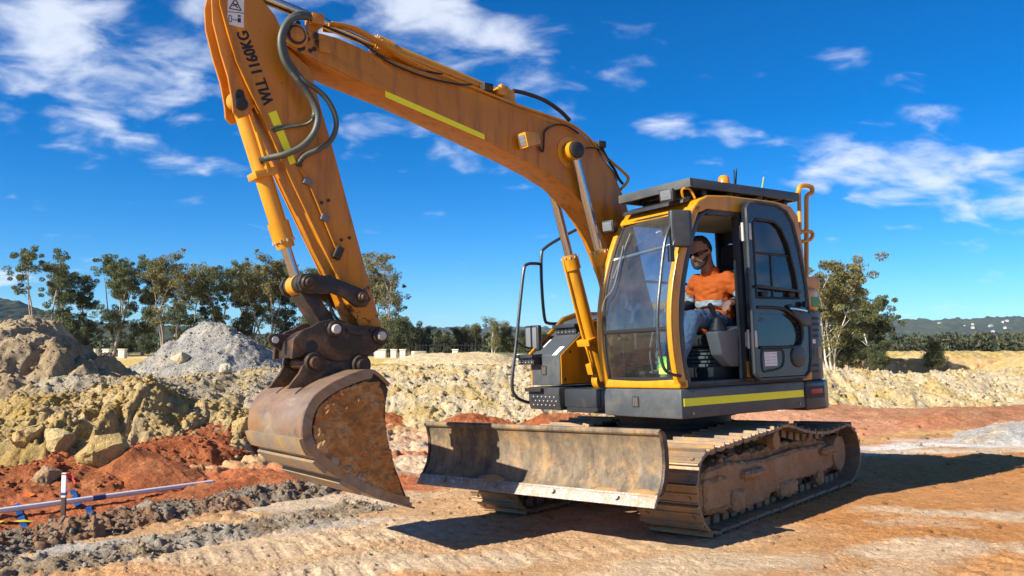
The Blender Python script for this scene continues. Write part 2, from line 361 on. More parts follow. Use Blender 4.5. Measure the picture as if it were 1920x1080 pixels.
def ground_relief(x, y):
    near = 1 - sstep(14, 40, np.hypot(x, y))
    soft = .06 * (fbm(x * .8, y * .8, 4, 3) - .5) + .022 * (fbm(x * 4, y * 4, 5, 4, .6) - .5)
    # wheel and track marks running past the excavator
    s = (x + 3) * .36 + (y - 7) * .93 + .25 * (fbm(x * .5, y * .5, 3, 8) - .5)
    u = (x + 3) * .93 - (y - 7) * .36
    lug = (np.sin(s * 9 + .5 * np.sin(u * 2.3)) * .5 + .5) ** 2 * (.45 + .55 * (np.sin(u * 34 + 3 * vnoise(s * 2, u * .3, 12)) > -.2))
    trk = 0 * lug
    for (ax, ay, bx, by) in ((-5.5, 5.6, 1.2, 8.6), (-4.2, 5.2, 2.5, 7.6), (2.6, 5.0, 9.0, 11.4), (4.4, 4.6, 11, 9.6)):     # pairs of cleated tracks pressed into the dirt
        L = math.hypot(bx - ax, by - ay); du, dv = (bx - ax) / L, (by - ay) / L; al = (x - ax) * du + (y - ay) * dv; ac = -(x - ax) * dv + (y - ay) * du + .06 * (fbm(x, y, 3, 19) - .5)
        inside = sstep(.34, .28, np.abs(ac)) * sstep(.38, .58, fbm(x * .8 + ax, y * .8, 4, 21) + .08)
        cl = sstep(.25, .5, np.abs(((al / .19) % 1) - .5) * 2)
        trk = trk + inside * (-.009 + .011 * cl + .005 * np.exp(-((np.abs(ac) - .31) / .03) ** 2))
    rough = sstep(-.2, -2.4, x) * sstep(12, 9.5, y) * 0 + sstep(.5, -2.2, x + .25 * (y - 8)) * sstep(5.4, 7.2, y)
    lump = blocky(x, y, .20, 61) * .085 + (.6 - ridged(x * 4, y * 4, 5, 62)) * .05 + clods(x, y, .06, 65) * .022
    lumpm = .38 * np.clip(rough * (.12 + 1.1 * sstep(.40, .62, fbm(x * 1.4, y * 1.4, 4, 66))), 0, 1.3)
    crumb = clods(x, y, .045, 63) * .020 * sstep(.42, .62, fbm(x * 1.1, y * 1.1, 4, 67)) + .016 * (fbm(x * 9, y * 9, 4, 69, .65) - .5)
    big = sstep(10, 13, y) * (1 - sstep(17, 20, y)) * (1 - sstep(2, 4, x)) * (blocky(x, y, .34, 64) * .12 + clods(x, y, .10, 164) * .04)
    midr = sstep(13.0, 16, y) * sstep(2, 4, x) * (blocky(x, y, .3, 68) * .03 + clods(x, y, .09, 168) * .022)
    return near * (soft + trk + lump * lumpm + crumb + big + midr)
def ground_h(x, y):
    x = np.asarray(x, float); y = np.asarray(y, float)
    pad = 1 - .72 * np.exp(-(((x - MX) / 2.6) ** 2 + ((y - MY) / 2.4) ** 2) ** 2)      # the machine has packed the earth under itself
    return base_z(x, y) + ground_relief(x, y) * pad
def gz(x, y): return float(base_z(np.array([x]), np.array([y]))[0])
def gh(x, y): return float(ground_h(np.array([x]), np.array([y]))[0])

def earth_mat(name, fine=55, bs=.5, dist=.03, gain=1.0):
    m, nt, b = mat(name)
    at = nt.nodes.new('ShaderNodeAttribute'); at.attribute_name = 'Col'
    v = rng(nt, noise(nt, fine, 6, .7), .25, .75, .72 * gain, 1.26 * gain)
    v2 = rng(nt, noise(nt, fine * .12, 5, .6), .3, .7, .84, 1.14)
    mm = nt.nodes.new('ShaderNodeMath'); mm.operation = 'MULTIPLY'; nt.links.new(v, mm.inputs[0]); nt.links.new(v2, mm.inputs[1])
    c = nt.nodes.new('ShaderNodeVectorMath'); c.operation = 'SCALE'; nt.links.new(at.outputs['Color'], c.inputs[0]); nt.links.new(mm.outputs[0], c.inputs['Scale'])
    nt.links.new(c.outputs[0], b.inputs['Base Color']); b.inputs['Roughness'].default_value = .96; b.inputs['Specular IOR Level'].default_value = .15
    n1 = noise(nt, fine * .42, 9, .75); n2 = noise(nt, fine * .16, 6, .7); ad = nt.nodes.new('ShaderNodeMath'); ad.operation = 'MULTIPLY_ADD'; ad.inputs[1].default_value = 1.6
    nt.links.new(n2, ad.inputs[0]); nt.links.new(n1, ad.inputs[2]); bump(nt, b, ad.outputs[0], bs, dist)
    return m
M_earth = earth_mat('earth', 55, .8, .04, 1.22); M_clod = earth_mat('clods', 45, 1.0, .085, 1.26)

def make_ground():
    fine = np.radians(np.linspace(-43, 43, 860)); coarse = np.radians(np.linspace(43, 317, 70))[1:-1]
    ang = np.concatenate([fine, coarse])
    rad = np.concatenate([np.linspace(.3, 4.8, 14), np.exp(np.linspace(np.log(4.6), np.log(34), 520)), np.exp(np.linspace(np.log(33), np.log(9000), 90))])
    A, Rr = np.meshgrid(ang, rad); x = np.sin(A) * Rr; y = np.cos(A) * Rr
    z = ground_h(x, y); col = ground_col(x, y)
    n, k = len(ang), len(rad)
    V = np.stack([x, y, z], -1).reshape(-1, 3)
    i, j = np.meshgrid(np.arange(k - 1), np.arange(n), indexing='ij'); j2 = (j + 1) % n
    F = np.stack([i * n + j, (i + 1) * n + j, (i + 1) * n + j2, i * n + j2], -1).reshape(-1, 4)[:, ::-1]
    V = np.vstack([V, [[0, 0, float(z[0].mean())]]]); col = np.vstack([col.reshape(-1, 3), col[0, :1]])
    o = mesh_np('ground', V, F, M_earth, col); tag(o, kind='structure')
    # close the small hole under the tripod
    me = o.data; bm = bmesh.new(); bm.from_mesh(me); bm.verts.ensure_lookup_table()
    c = bm.verts[len(V) - 1]
    for q in range(n): bm.faces.new((c, bm.verts[(q + 1) % n], bm.verts[q]))
    bm.to_mesh(me); bm.free()
make_ground()

def poly_dist(x, y, P):
    best = np.full(x.shape, 1e9); tt = np.zeros_like(x); L = 0.0
    if len(P) == 1: return np.hypot(x - P[0][0], y - P[0][1]), tt
    for (a, b) in zip(P[:-1], P[1:]):
        dx, dy = b[0] - a[0], b[1] - a[1]; l2 = dx * dx + dy * dy
        t = np.clip(((x - a[0]) * dx + (y - a[1]) * dy) / l2, 0, 1); d = np.hypot(x - a[0] - t * dx, y - a[1] - t * dy)
        m = d < best; best = np.where(m, d, best); tt = np.where(m, (zip_i(P, a) + t), tt)
    return best, tt
def zip_i(P, a): return float(P.index(a))
HEAPS = []
def heap(name, label, cat, P, hs, hw, cols, power=1.0, rough=.5, lumps=((.5, .2), (.2, .08)), res=.05, seed=1, group=None, band=.5, kind=None, gully=0.0, warp=.45):
    """a heap of loose earth: ridge line P with heights hs, half width hw; lumps = (size, height) of clods"""
    P = [tuple(p) for p in P]; hs = list(hs)
    xs = [p[0] for p in P]; ys = [p[1] for p in P]; pad = hw * 1.35
    x, y = np.meshgrid(np.arange(min(xs) - pad, max(xs) + pad, res), np.arange(min(ys) - pad, max(ys) + pad, res))
    def height(x, y):
        wx = x + hw * warp * (fbm(x / hw * 1.3, y / hw * 1.3, 4, seed) - .5) * 2; wy = y + hw * warp * (fbm(x / hw * 1.3 + 7, y / hw * 1.3, 4, seed + 3) - .5) * 2
        d, t = poly_dist(wx, wy, P); hh = np.interp(t, range(len(hs)), hs)
        r = d / hw
        prof = np.clip(1 - np.sqrt(r * r + .012) ** power, -.25, 1)
        h = hh * prof
        if gully:
            g = np.abs(fbm(x / hw * 4.5, y / hw * 1.4, 4, seed + 40) - .5) * 2
            h = h - .4 * gully * hh * (1 - sstep(0, .25, g)) * np.clip(prof * 2, 0, 1) * np.clip(1.4 - prof, 0, 1)
        w = np.clip((prof + .12) * 4, 0, 1)
        for q, (sz, a) in enumerate(lumps):
            k = sstep(.35, .68, fbm(x / sz * .4, y / sz * .4, 4, seed + 30 + q))
            h = h + w * a * k * ((blocky(x, y, sz, seed + 10 + q) if q == 0 else clods(x, y, sz, seed + 10 + q)) - .2)
        h = h + w * rough * (.07 * (blocky(x, y, .11, seed + 80) - .3) * sstep(.42, .6, fbm(x * 2, y * 2, 3, seed + 81)) + .24 * (fbm(x * 1.1, y * 1.1, 7, seed + 20, .60) - .5) + .12 * (.5 - ridged(x * 2.2, y * 2.2, 5, seed + 26)) + .11 * (fbm(x * 7, y * 7, 3, seed + 25, .75) - .5))
        return h, w, prof
    h, w, prof = height(x, y)
    z = base_z(x, y) + h - .015
    keep = h > -.06
    n1, n2 = x.shape
    i, j = np.meshgrid(np.arange(n1 - 1), np.arange(n2 - 1), indexing='ij')
    F = np.stack([i * n2 + j, i * n2 + j + 1, (i + 1) * n2 + j + 1, (i + 1) * n2 + j], -1).reshape(-1, 4)
    F = F[keep.ravel()[F].any(1)]
    used = np.unique(F); mp_ = np.full(x.size, -1); mp_[used] = np.arange(len(used))
    xr, yr, zr = x.ravel()[used], y.ravel()[used], z.ravel()[used]
    m = sstep(band - .13, band + .13, fbm(xr / hw * 1.6 + 3, yr / hw * 1.6, 5, seed + 60))[:, None]
    m2 = sstep(.5, .68, fbm(xr * 2.3, yr * 2.3, 4, seed + 61))[:, None]
    f1, f2, idv = worley(xr / lumps[0][0], yr / lumps[0][0], seed + 10)
    c = cols[0] * (1 - m) + cols[1] * m
    c = c * (1 - .7 * m2) + cols[2] * .7 * m2
    c = c * (.90 + .16 * idv[:, None]) * (.74 + .52 * fbm(xr * 17, yr * 17, 2, seed + 8, .8)[:, None])
    # a little sideways push gives overhanging lumps
    V = np.stack([xr + .35 * res * (fbm(xr * 7, yr * 7, 3, seed + 70) - .5) * 4, yr + .35 * res * (fbm(xr * 7 + 5, yr * 7, 3, seed + 71) - .5) * 4, zr], -1)
    o = mesh_np(name, V, mp_[F], M_clod, np.clip(c, 0, .85))
    tag(o, label, cat, group, kind)
    HEAPS.append((P, hw, hs, height, cols, seed)); return o

# ridge lines in metres, x to the right and y away from the camera
heap('dirt_mound', 'tall rounded mound of brown lumpy dirt with a steep shaded flank', 'dirt mound', [(-14.5, 18.4), (-12, 18.0), (-10.3, 17.6)], (1.75, 1.95, 2.02), 2.9,
     (np.array((.42, .31, .18)), np.array((.34, .24, .135)), np.array((.48, .375, .235))), 1.6, 1, ((.4, .03), (.13, .04), (.08, .03)), .038, 3, gully=.4)
heap('gravel_pile', 'pale grey conical gravel pile below the tall trees', 'gravel pile', [(-7.85, 22.4)], (1.62,), 2.25,
     (np.array((.37, .345, .30)), np.array((.31, .295, .265)), np.array((.43, .38, .30))), 1.05, .45, ((.14, .04), (.06, .03)), .036, 14, warp=.26, gully=.1)
heap('rubble_bank', 'grey and cream rubble bank spilling down from the gravel pile', 'rubble bank', [(-10.0, 16.4), (-7.6, 16.9), (-5.6, 18.4)], (.95, 1.08, .75), 2.3,
     (np.array((.45, .36, .22)), np.array((.40, .335, .235)), np.array((.48, .345, .15))), 1.4, 1, ((.4, .05), (.15, .05), (.08, .03)), .038, 22, gully=.35)
heap('clay_heap', 'yellow clay heap broken into big lumps beside the red trench', 'clay heap', [(-8.6, 13.6), (-7.3, 13.55), (-6.1, 13.7), (-5.0, 14.5)], (.55, .92, 1.22, .72), 1.75,
     (np.array((.48, .34, .135)), np.array((.50, .38, .20)), np.array((.46, .30, .085))), 1.7, 1, ((.45, .07), (.15, .05), (.07, .025)), .026, 31, gully=.5)
heap('spoil_bank', 'long cream and yellow spoil bank running behind the excavator', 'spoil bank', [(-5.6, 18.6), (-2.5, 18.9), (.5, 19.1), (4.5, 20.4), (8, 22.0), (12, 22.6), (17, 23.0), (22, 23.6)], (.42, .54, .48, .60, .86, .66, .70, .52), 2.1,
     (np.array((.55, .43, .235)), np.array((.57, .465, .30)), np.array((.52, .365, .125))), 1.5, 1, ((.45, .05), (.16, .05), (.08, .03)), .04, 44, gully=.4)
heap('clod_windrow', 'low ridge of dark grey clods along the near edge of the red trench', 'windrow', [GP(-150, 1068), GP(0, 1032), GP(150, 1002), GP(300, 974), GP(440, 948), GP(590, 922), GP(650, 912)], (.11, .15, .18, .20, .19, .14, .05), .38,
     (np.array((.28, .215, .15)), np.array((.34, .285, .22)), np.array((.37, .19, .095))), 1.5, .35, ((.15, .11), (.06, .05)), .015, 52, warp=.3)
heap('track_ridge', 'thin tan ridge squeezed up by tracks in front of the grey windrow', 'dirt ridge', [GP(-60, 1075), GP(150, 1048), GP(350, 1012), GP(560, 975), GP(690, 950)], (.05, .07, .09, .10, .05), .30,
     (np.array((.34, .25, .16)), np.array((.44, .34, .22)), np.array((.40, .36, .30))), 1.4, .3, ((.14, .08), (.06, .035)), .015, 57, warp=.35)
red = (np.array((.40, .135, .052)), np.array((.36, .105, .040)), np.array((.44, .17, .07)))
heap('red_dirt_ridge', 'ridge of damp red dirt above the white pipe', 'dirt ridge', [GP(20, 900), GP(170, 890), GP(330, 868), GP(470, 848), GP(560, 846)], (.16, .26, .42, .52, .40), 1.05, red, 1.5, .55, ((.34, .10), (.09, .04)), .024, 63, gully=.15)
heap('red_dirt_pile', 'smooth pointed red dirt pile above the white pipe', 'dirt pile', [GP(262, 892), GP(285, 894)], (.46, .30), .85, red, 1.05, .12, ((.15, .03), (.06, .02)), .02, 71, warp=.2)
heap('red_dirt_pile', 'small red dirt cone at the foot of the survey peg', 'dirt pile', [GP(108, 1000), GP(170, 992)], (.27, .12), .46, red, 1.1, .12, ((.12, .03), (.05, .015)), .016, 74, warp=.25)
heap('red_dirt_pile', 'broad low pile of red dirt between the pipe and the grey windrow', 'dirt pile', [GP(300, 952), GP(420, 930), GP(520, 905)], (.10, .20, .16), .62, red, 1.2, .15, ((.16, .04), (.06, .02)), .02, 77, warp=.3)
heap('red_dirt_pile', 'red dirt pile peeking over the middle of the blade', 'dirt pile', [(-.85, 16.6), (-.35, 16.8)], (.40, .3), .75, red, 1.1, .4, ((.12, .06), (.06, .03)), .03, 81, warp=.3)
heap('red_dirt_pile', 'little red dirt pile beside the bucket in front of the spoil bank', 'dirt pile', [(-2.6, 17.4)], (.30,), .7, red, 1.1, .4, ((.12, .06), (.06, .03)), .035, 84, warp=.3)
heap('red_dirt_pile', 'red dirt pile showing under the handrail side of the excavator', 'dirt pile', [(.75, 16.9), (1.5, 17.0)], (.36, .34), .75, red, 1.2, .4, ((.12, .06), (.06, .03)), .035, 87, warp=.3)
heap('red_dirt_pile', 'low cone of red sand on the open red ground beside the white sand', 'dirt pile', [(8.5, 16.6)], (.36,), .95, (np.array((.45, .20, .10)), np.array((.42, .175, .085)), np.array((.47, .22, .11))), 1.1, .2, ((.12, .03), (.06, .02)), .035, 90, warp=.2)
heap('red_dirt_ridge', 'long low swell of red ground in front of the spoil bank', 'dirt ridge', [(6.8, 19.4), (9.5, 19.2), (13.5, 19.6)], (.10, .20, .22), 1.6, (np.array((.46, .215, .115)), np.array((.42, .185, .09)), np.array((.48, .26, .13))), 1.4, .3, ((.4, .05), (.15, .03)), .06, 93)
heap('white_sand_pile', 'low spread pile of white sand on the red ground', 'sand pile', [(8.3, 14.1), (9.8, 14.5)], (.30, .44), 1.05, (WHITE * .9, WHITE * .8, PALE), 1.2, .4, ((.14, .03), (.06, .02)), .03, 97, warp=.3)
heap('yellow_sand_pile', 'big yellow sand pile beyond the spoil bank', 'sand pile', [(26.6, 43), (32, 44.5)], (1.75, 2.1), 3.4, (np.array((.55, .38, .15)), np.array((.48, .33, .13)), CREAM), 1.1, .5, ((.6, .1), (.25, .06)), .12, 103, warp=.2)
heap('orange_dirt_pile', 'small orange dirt pile behind the gravel pile', 'dirt pile', [(-9.1, 31), (-7.9, 31)], (.72, .6), 1.6, (ORANGE * .9, ORANGE, np.array((.40, .22, .08))), 1.2, .5, ((.3, .07), (.15, .05)), .08, 107, warp=.3)
heap('sand_mound', 'low pale sand mound in front of the dark railing fence', 'sand mound', [(-3.6, 37), (-1.4, 37)], (.42, .5), 2.0, (np.array((.60, .47, .27)), CREAM, CREAM), 1.3, .5, ((.4, .06), (.2, .04)), .1, 111, warp=.3)
heap('cut_bank', 'far orange cut bank with grass along its top', 'earth bank', [(27.5, 64), (33, 65), (39.5, 66)], (1.0, 1.05, .95), 1.8, (np.array((.55, .33, .13)), np.array((.50, .30, .13)), CREAM), 2.6, .5, ((.9, .12), (.3, .1)), .16, 117)
heap('cut_bank', 'farther yellow earth bank below the dark woodland', 'earth bank', [(34, 92), (46, 91), (58, 96)], (1.15, 1.3, 1.2), 4.0, (YEL, np.array((.45, .33, .15)), np.array((.14, .14, .06))), 1.6, .5, ((1.4, .25), (.5, .2)), .3, 121)

# loose clods: uncountable broken lumps lying on heaps and ground
def clod_field():
    rs = np.random.RandomState(5)
    t = (1 + 5 ** .5) / 2
    ico = np.array([(-1, t, 0), (1, t, 0), (-1, -t, 0), (1, -t, 0), (0, -1, t), (0, 1, t), (0, -1, -t), (0, 1, -t), (t, 0, -1), (t, 0, 1), (-t, 0, -1), (-t, 0, 1)]) / 1.9
    icf = np.array([(0, 11, 5), (0, 5, 1), (0, 1, 7), (0, 7, 10), (0, 10, 11), (1, 5, 9), (5, 11, 4), (11, 10, 2), (10, 7, 6), (7, 1, 8), (3, 9, 4), (3, 4, 2), (3, 2, 6), (3, 6, 8), (3, 8, 9), (4, 9, 5), (2, 4, 11), (6, 2, 10), (8, 6, 7), (9, 8, 1)])
    pos = []; size = []; cols = []
    def put(x, y, z, s, c):
        pos.append((x, y, z)); size.append(s); cols.append(c)
    for (P, hw, hs, hf, cl, seed), n, s0, s1 in [(HEAPS[0], 3000, .016, .07), (HEAPS[2], 3400, .016, .08), (HEAPS[3], 4200, .012, .075), (HEAPS[4], 6500, .02, .10), (HEAPS[5], 1700, .008, .045), (HEAPS[6], 1000, .007, .03), (HEAPS[7], 1200, .010, .05), (HEAPS[1], 1600, .014, .045)]:
        k = 0; xs = [p[0] for p in P]; ys = [p[1] for p in P]
        x = rs.uniform(min(xs) - hw, max(xs) + hw, n * 3); y = rs.uniform(min(ys) - hw, max(ys) + hw, n * 3)
        h, w, pr = hf(x, y); ok = (h > .0) & (pr > -.15); x, y, h = x[ok][:n], y[ok][:n], h[ok][:n]; z = base_z(x, y) + h
        for a, b, c in zip(x, y, z):
            s = s0 * (s1 / s0) ** (rs.rand() ** 2.8); q = cl[rs.randint(3)] * rs.uniform(.75, 1.15); put(a, b, c - s * .25, s, q)
    # on the ground
    n = 1700
    x = rs.uniform(-7, 1.5, n); y = rs.uniform(5.5, 11.5, n); ok = rs.rand(n) < np.clip((.8 - x) / 4, .06, 1)
    x, y = x[ok], y[ok]; z = ground_h(x, y); c = ground_col(x, y)
    for a, b, d, q in zip(x, y, z, c): put(a, b, d, .006 * 6 ** (rs.rand() ** 3), q * rs.uniform(.7, 1.2))
    n = 3200
    x = rs.uniform(-2, 8.5, n); y = rs.uniform(5.3, 15, n); z = ground_h(x, y); c = ground_col(x, y)
    for a, b, d, q in zip(x, y, z, c): put(a, b, d, .005 * 7 ** (rs.rand() ** 3.2), q * rs.uniform(.65, 1.3))
    n = 900
    x = rs.uniform(-4, 15, n); y = rs.uniform(13, 19, n); z = ground_h(x, y); c = ground_col(x, y)
    for a, b, d, q in zip(x, y, z, c): put(a, b, d, .015 * 6 ** (rs.rand() ** 2.6), q * rs.uniform(.7, 1.2))
    pos = np.array(pos); size = np.array(size); cols = np.array(cols); N = len(pos)
    sh = rs.uniform(.62, 1.25, (N, 12, 1)); an = rs.uniform(.6, 1.2, (N, 1, 3)); an[:, :, 2] *= .8
    th = rs.uniform(0, 6.28, N); tl = rs.uniform(-.6, .6, N)
    v = ico[None] * sh * an * size[:, None, None]
    c, s = np.cos(tl)[:, None], np.sin(tl)[:, None]; v = np.stack([v[..., 0], v[..., 1] * c - v[..., 2] * s, v[..., 1] * s + v[..., 2] * c], -1)
    c, s = np.cos(th)[:, None], np.sin(th)[:, None]; v = np.stack([v[..., 0] * c - v[..., 1] * s, v[..., 0] * s + v[..., 1] * c, v[..., 2]], -1)
    v = v + pos[:, None, :]
    F = (icf[None] + 12 * np.arange(N)[:, None, None]).reshape(-1, 3)
    o = mesh_np('loose_clods', v.reshape(-1, 3), F, M_clod, np.clip(np.repeat(cols, 12, 0), 0, .85), smooth=False)
    tag(o, 'loose clods and stones strewn over the heaps and the ground', 'clods', kind='stuff')
clod_field()

def surf(x, y):                            # top of whatever earth lies at a spot
    z = ground_h(x, y)
    for (P, hw, hs, hf, cl, seed) in HEAPS:
        h = hf(x, y)[0]; z = np.where(h > -.06, np.maximum(z, base_z(x, y) + h - .015), z)
    return z
def GS(px, py):
    t = np.linspace(8, 24, 1100); s = (px - 960) / FPX; k = np.argmax(EYE - (py - 640) / FPX * t < surf(s * t, t)); return (float(s * t[k]), float(t[k]), float(EYE - (py - 640) / FPX * t[k]))
# ================================================================== hills, woodland, trees
def leaf_mat(name, cols, rough=.6):
    m, nt, b = mat(name)
    at = nt.nodes.new('ShaderNodeAttribute'); at.attribute_name = 'Col'
    v = rng(nt, noise(nt, .9, 3, .6), .3, .7, .75, 1.25)
    c = nt.nodes.new('ShaderNodeVectorMath'); c.operation = 'SCALE'; nt.links.new(at.outputs['Color'], c.inputs[0]); nt.links.new(v, c.inputs['Scale'])
    nt.links.new(c.outputs[0], b.inputs['Base Color']); b.inputs['Roughness'].default_value = rough; b.inputs['Specular IOR Level'].default_value = .3
    tr = nt.nodes.new('ShaderNodeBsdfTranslucent'); nt.links.new(c.outputs[0], tr.inputs['Color'])
    mx = nt.nodes.new('ShaderNodeMixShader'); mx.inputs[0].default_value = .22
    o = [n for n in nt.nodes if n.type == 'OUTPUT_MATERIAL'][0]
    nt.links.new(b.outputs[0], mx.inputs[1]); nt.links.new(tr.outputs[0], mx.inputs[2]); nt.links.new(mx.outputs[0], o.inputs[0])
    return m
M_leaf = leaf_mat('eucalypt leaves', None)
M_bark = worn('pale bark', (.36, .30, .24), .8, dirt=(.16, .11, .08), dirt_lo=.45, dirt_hi=.7, dirt_max=.7, scale=1.2, bstr=.3)
M_bark_w = worn('white bark', (.62, .58, .50), .75, dirt=(.30, .22, .16), dirt_lo=.55, dirt_hi=.75, dirt_max=.6, scale=1.0, bstr=.3)

def leaves(rs, centres, radii, per, size, cols, flat=.75):
    """many small leaf quads filling clumps; returns V, F, C"""
    C = np.repeat(centres, per, 0); Rr = np.repeat(radii, per)
    n = len(C)
    d = rs.normal(size=(n, 3)); d /= np.linalg.norm(d, axis=1)[:, None]
    rad = Rr * rs.uniform(.15, 1, n) ** .45
    p = C + d * rad[:, None] * np.array((1, 1, flat))
    ax = rs.normal(size=(n, 3)); ax[:, 2] -= .9; ax /= np.linalg.norm(ax, axis=1)[:, None]
    bx = np.cross(ax, rs.normal(size=(n, 3))); bx /= np.linalg.norm(bx, axis=1)[:, None] + 1e-9
    s = size * rs.uniform(.6, 1.3, n)[:, None]
    V = np.stack([p - ax * s, p + bx * s * .42, p + ax * s, p - bx * s * .42], 1).reshape(-1, 3)
    F = np.arange(n * 4).reshape(-1, 4)
    t = rs.rand(n, 1); cc = np.repeat(rs.uniform(.72, 1.2, len(centres)), per)[:, None]
    col = (cols[0] * (1 - t) + cols[1] * t) * cc * 1.2
    return V, F, np.repeat(col, 4, 0)
EUC = (np.array((.062, .084, .030)), np.array((.140, .148, .056)))
DRY = (np.array((.105, .105, .040)), np.array((.20, .175, .070)))
DARK = (np.array((.045, .058, .024)), np.array((.095, .100, .042)))

def gum_tree(seed, H, trunks, spread, first, clumps, per, bark, cols, clump_r=(.45, .95), droop=0.0, lean=.08, leaf=.105):
    """a gum tree: bare trunks forking upward, foliage in separate clumps at the branch ends"""
    rs = np.random.RandomState(seed); mb = MB(); cen = []; rad = []
    def branch(p, d, L, r, depth):
        n = 4; pts = [p]; rr = [r]; q = p.copy(); dd = d.copy()
        for i in range(n):
            dd = (dd + Vector(rs.normal(0, .10, 3)) + Vector((0, 0, .05))).normalized(); q = q + dd * (L / n); pts.append(q.copy()); rr.append(r * (1 - .55 * (i + 1) / n))
        mb.tube(pts, rr, 6 if depth < 2 else 4)
        return pts, dd, rr[-1]
    for k in range(trunks):
        a = rs.uniform(0, 6.28); base = Vector((math.cos(a), math.sin(a), 0)) * (.25 * (trunks > 1) * rs.uniform(.5, 1.5))
        base.z = -.3
        d = Vector((math.cos(a) * lean * rs.uniform(.4, 2), math.sin(a) * lean * rs.uniform(.4, 2), 1)).normalized()
        h = H * rs.uniform(.82, 1.0); r0 = .022 * H * rs.uniform(.75, 1.05) / (trunks ** .35)
        p1, d1, r1 = branch(base, d, h * first, r0, 0)
        p2, d2, r2 = branch(p1[-1], (d1 + Vector(rs.normal(0, .06, 3))).normalized(), h * (1 - first) * .8, r1, 1)
        nl = max(3, int(clumps / trunks / 3.2))
        for j in range(nl):
            src = p2 if rs.rand() < .72 else p1
            idx = rs.randint(1, len(src)) if src is p2 else rs.randint(2, len(src))
            st = src[idx]; az = rs.uniform(0, 6.28); upv = rs.uniform(.8, 2.0)
            dl = Vector((math.cos(az), math.sin(az), upv)).normalized()
            frac = (st.z / H)
            L = spread * rs.uniform(.45, 1.0) * (1.15 - .5 * frac)
            pl, de, re = branch(st, dl, L, max(.02, r1 * .5), 2)
            cen.append(pl[-1]); rad.append(rs.uniform(*clump_r))
            for s in range(2):
                az2 = rs.uniform(0, 6.28); d3 = (de + Vector((math.cos(az2), math.sin(az2), rs.uniform(-.1, .6))) * .8).normalized()
                ps, _, _ = branch(pl[rs.randint(2, 5)], d3, L * rs.uniform(.25, .5), max(.015, re), 3)
                cen.append(ps[-1]); rad.append(rs.uniform(*clump_r) * .9)
        cen.append(p2[-1] + Vector((0, 0, .1))); rad.append(clump_r[1])
    cen = np.array([tuple(c) for c in cen]); rad = np.array(rad)
    extra = cen + rs.normal(0, .65, cen.shape) * np.array((1, 1, .6)); cen = np.vstack([cen, extra]); rad = np.concatenate([rad, rad * .7])
    V, F, C = leaves(rs, cen, rad, per, leaf, cols)
    return mb, V, F, C
def tree_thing(name, label, args, loc, rot, sc=1.0, group=None):
    mb, V, F, C = gum_tree(**args)
    root = empty(name, loc); root.rotation_euler.z = rot; root.scale = (sc,) * 3
    mb.build('trunk', M_bark_w if args['bark'] else M_bark, root, angle=80)
    mesh_np('crown', V, F, M_leaf, C, smooth=False, parent=root)
    return tag(root, label, 'tree', group)
def tree_copy(src, label, loc, rot, sc, group=None, sz=None):
    c = copy_tree(src); c.location = loc; c.rotation_euler.z = rot; c.scale = (sc, sc, sc * (sz or 1)); c['label'] = label
    if group: c['group'] = group
    elif 'group' in c: del c['group']
    return c
ROW = 'gum trees in the row behind the mounds'
def row(px, top, d, h0):
    """trunk foot of a tree d metres away; scale so that its top reaches its real height"""
    x = (px - 960) / FPX * d; z = gz(x, d); H = EYE + (646 - top) / FPX * d - z
    return (x, d, z), H / h0
P1 = dict(seed=11, H=12, trunks=3, spread=2.3, first=.55, clumps=52, per=110, bark=0, cols=EUC, clump_r=(.35, .7), lean=.14)
P2 = dict(seed=5, H=12, trunks=1, spread=2.3, first=.40, clumps=84, per=115, bark=0, cols=EUC, clump_r=(.4, .85))
P3 = dict(seed=23, H=12, trunks=2, spread=2.5, first=.48, clumps=84, per=110, bark=0, cols=EUC, clump_r=(.4, .85), lean=.10)
P4 = dict(seed=31, H=12, trunks=4, spread=2.7, first=.55, clumps=116, per=110, bark=0, cols=DRY, clump_r=(.4, .9), lean=.15)
P5 = dict(seed=47, H=12, trunks=3, spread=3.0, first=.36, clumps=84, per=90, bark=0, cols=DRY, clump_r=(.4, .9), lean=.16, leaf=.10)
T = {}
for nm, arg, px, top, d, rot, lab in [
    ('a', P1, 88, 462, 92, .3, 'sparse gum tree with bare forking trunks above the brown dirt mound'),
    ('b', P2, 134, 478, 96, 1.1, 'dense narrow gum tree beside the sparse forking one'),
    ('c', P3, 212, 470, 94, 2.2, 'gum tree with a crown of separate clumps behind the gravel pile left flank'),
    ('d', P4, 312, 468, 92, .8, 'wide gum tree with four trunks and a domed olive crown above the gravel pile'),
    ('e', P5, 730, 452, 88, .5, 'thin open gum tree with airy twigs beside the excavator arm')]:
    loc, s = row(px, top, d, 12.3); T[nm] = tree_thing('gum_tree', lab, arg, loc, rot, s, ROW)
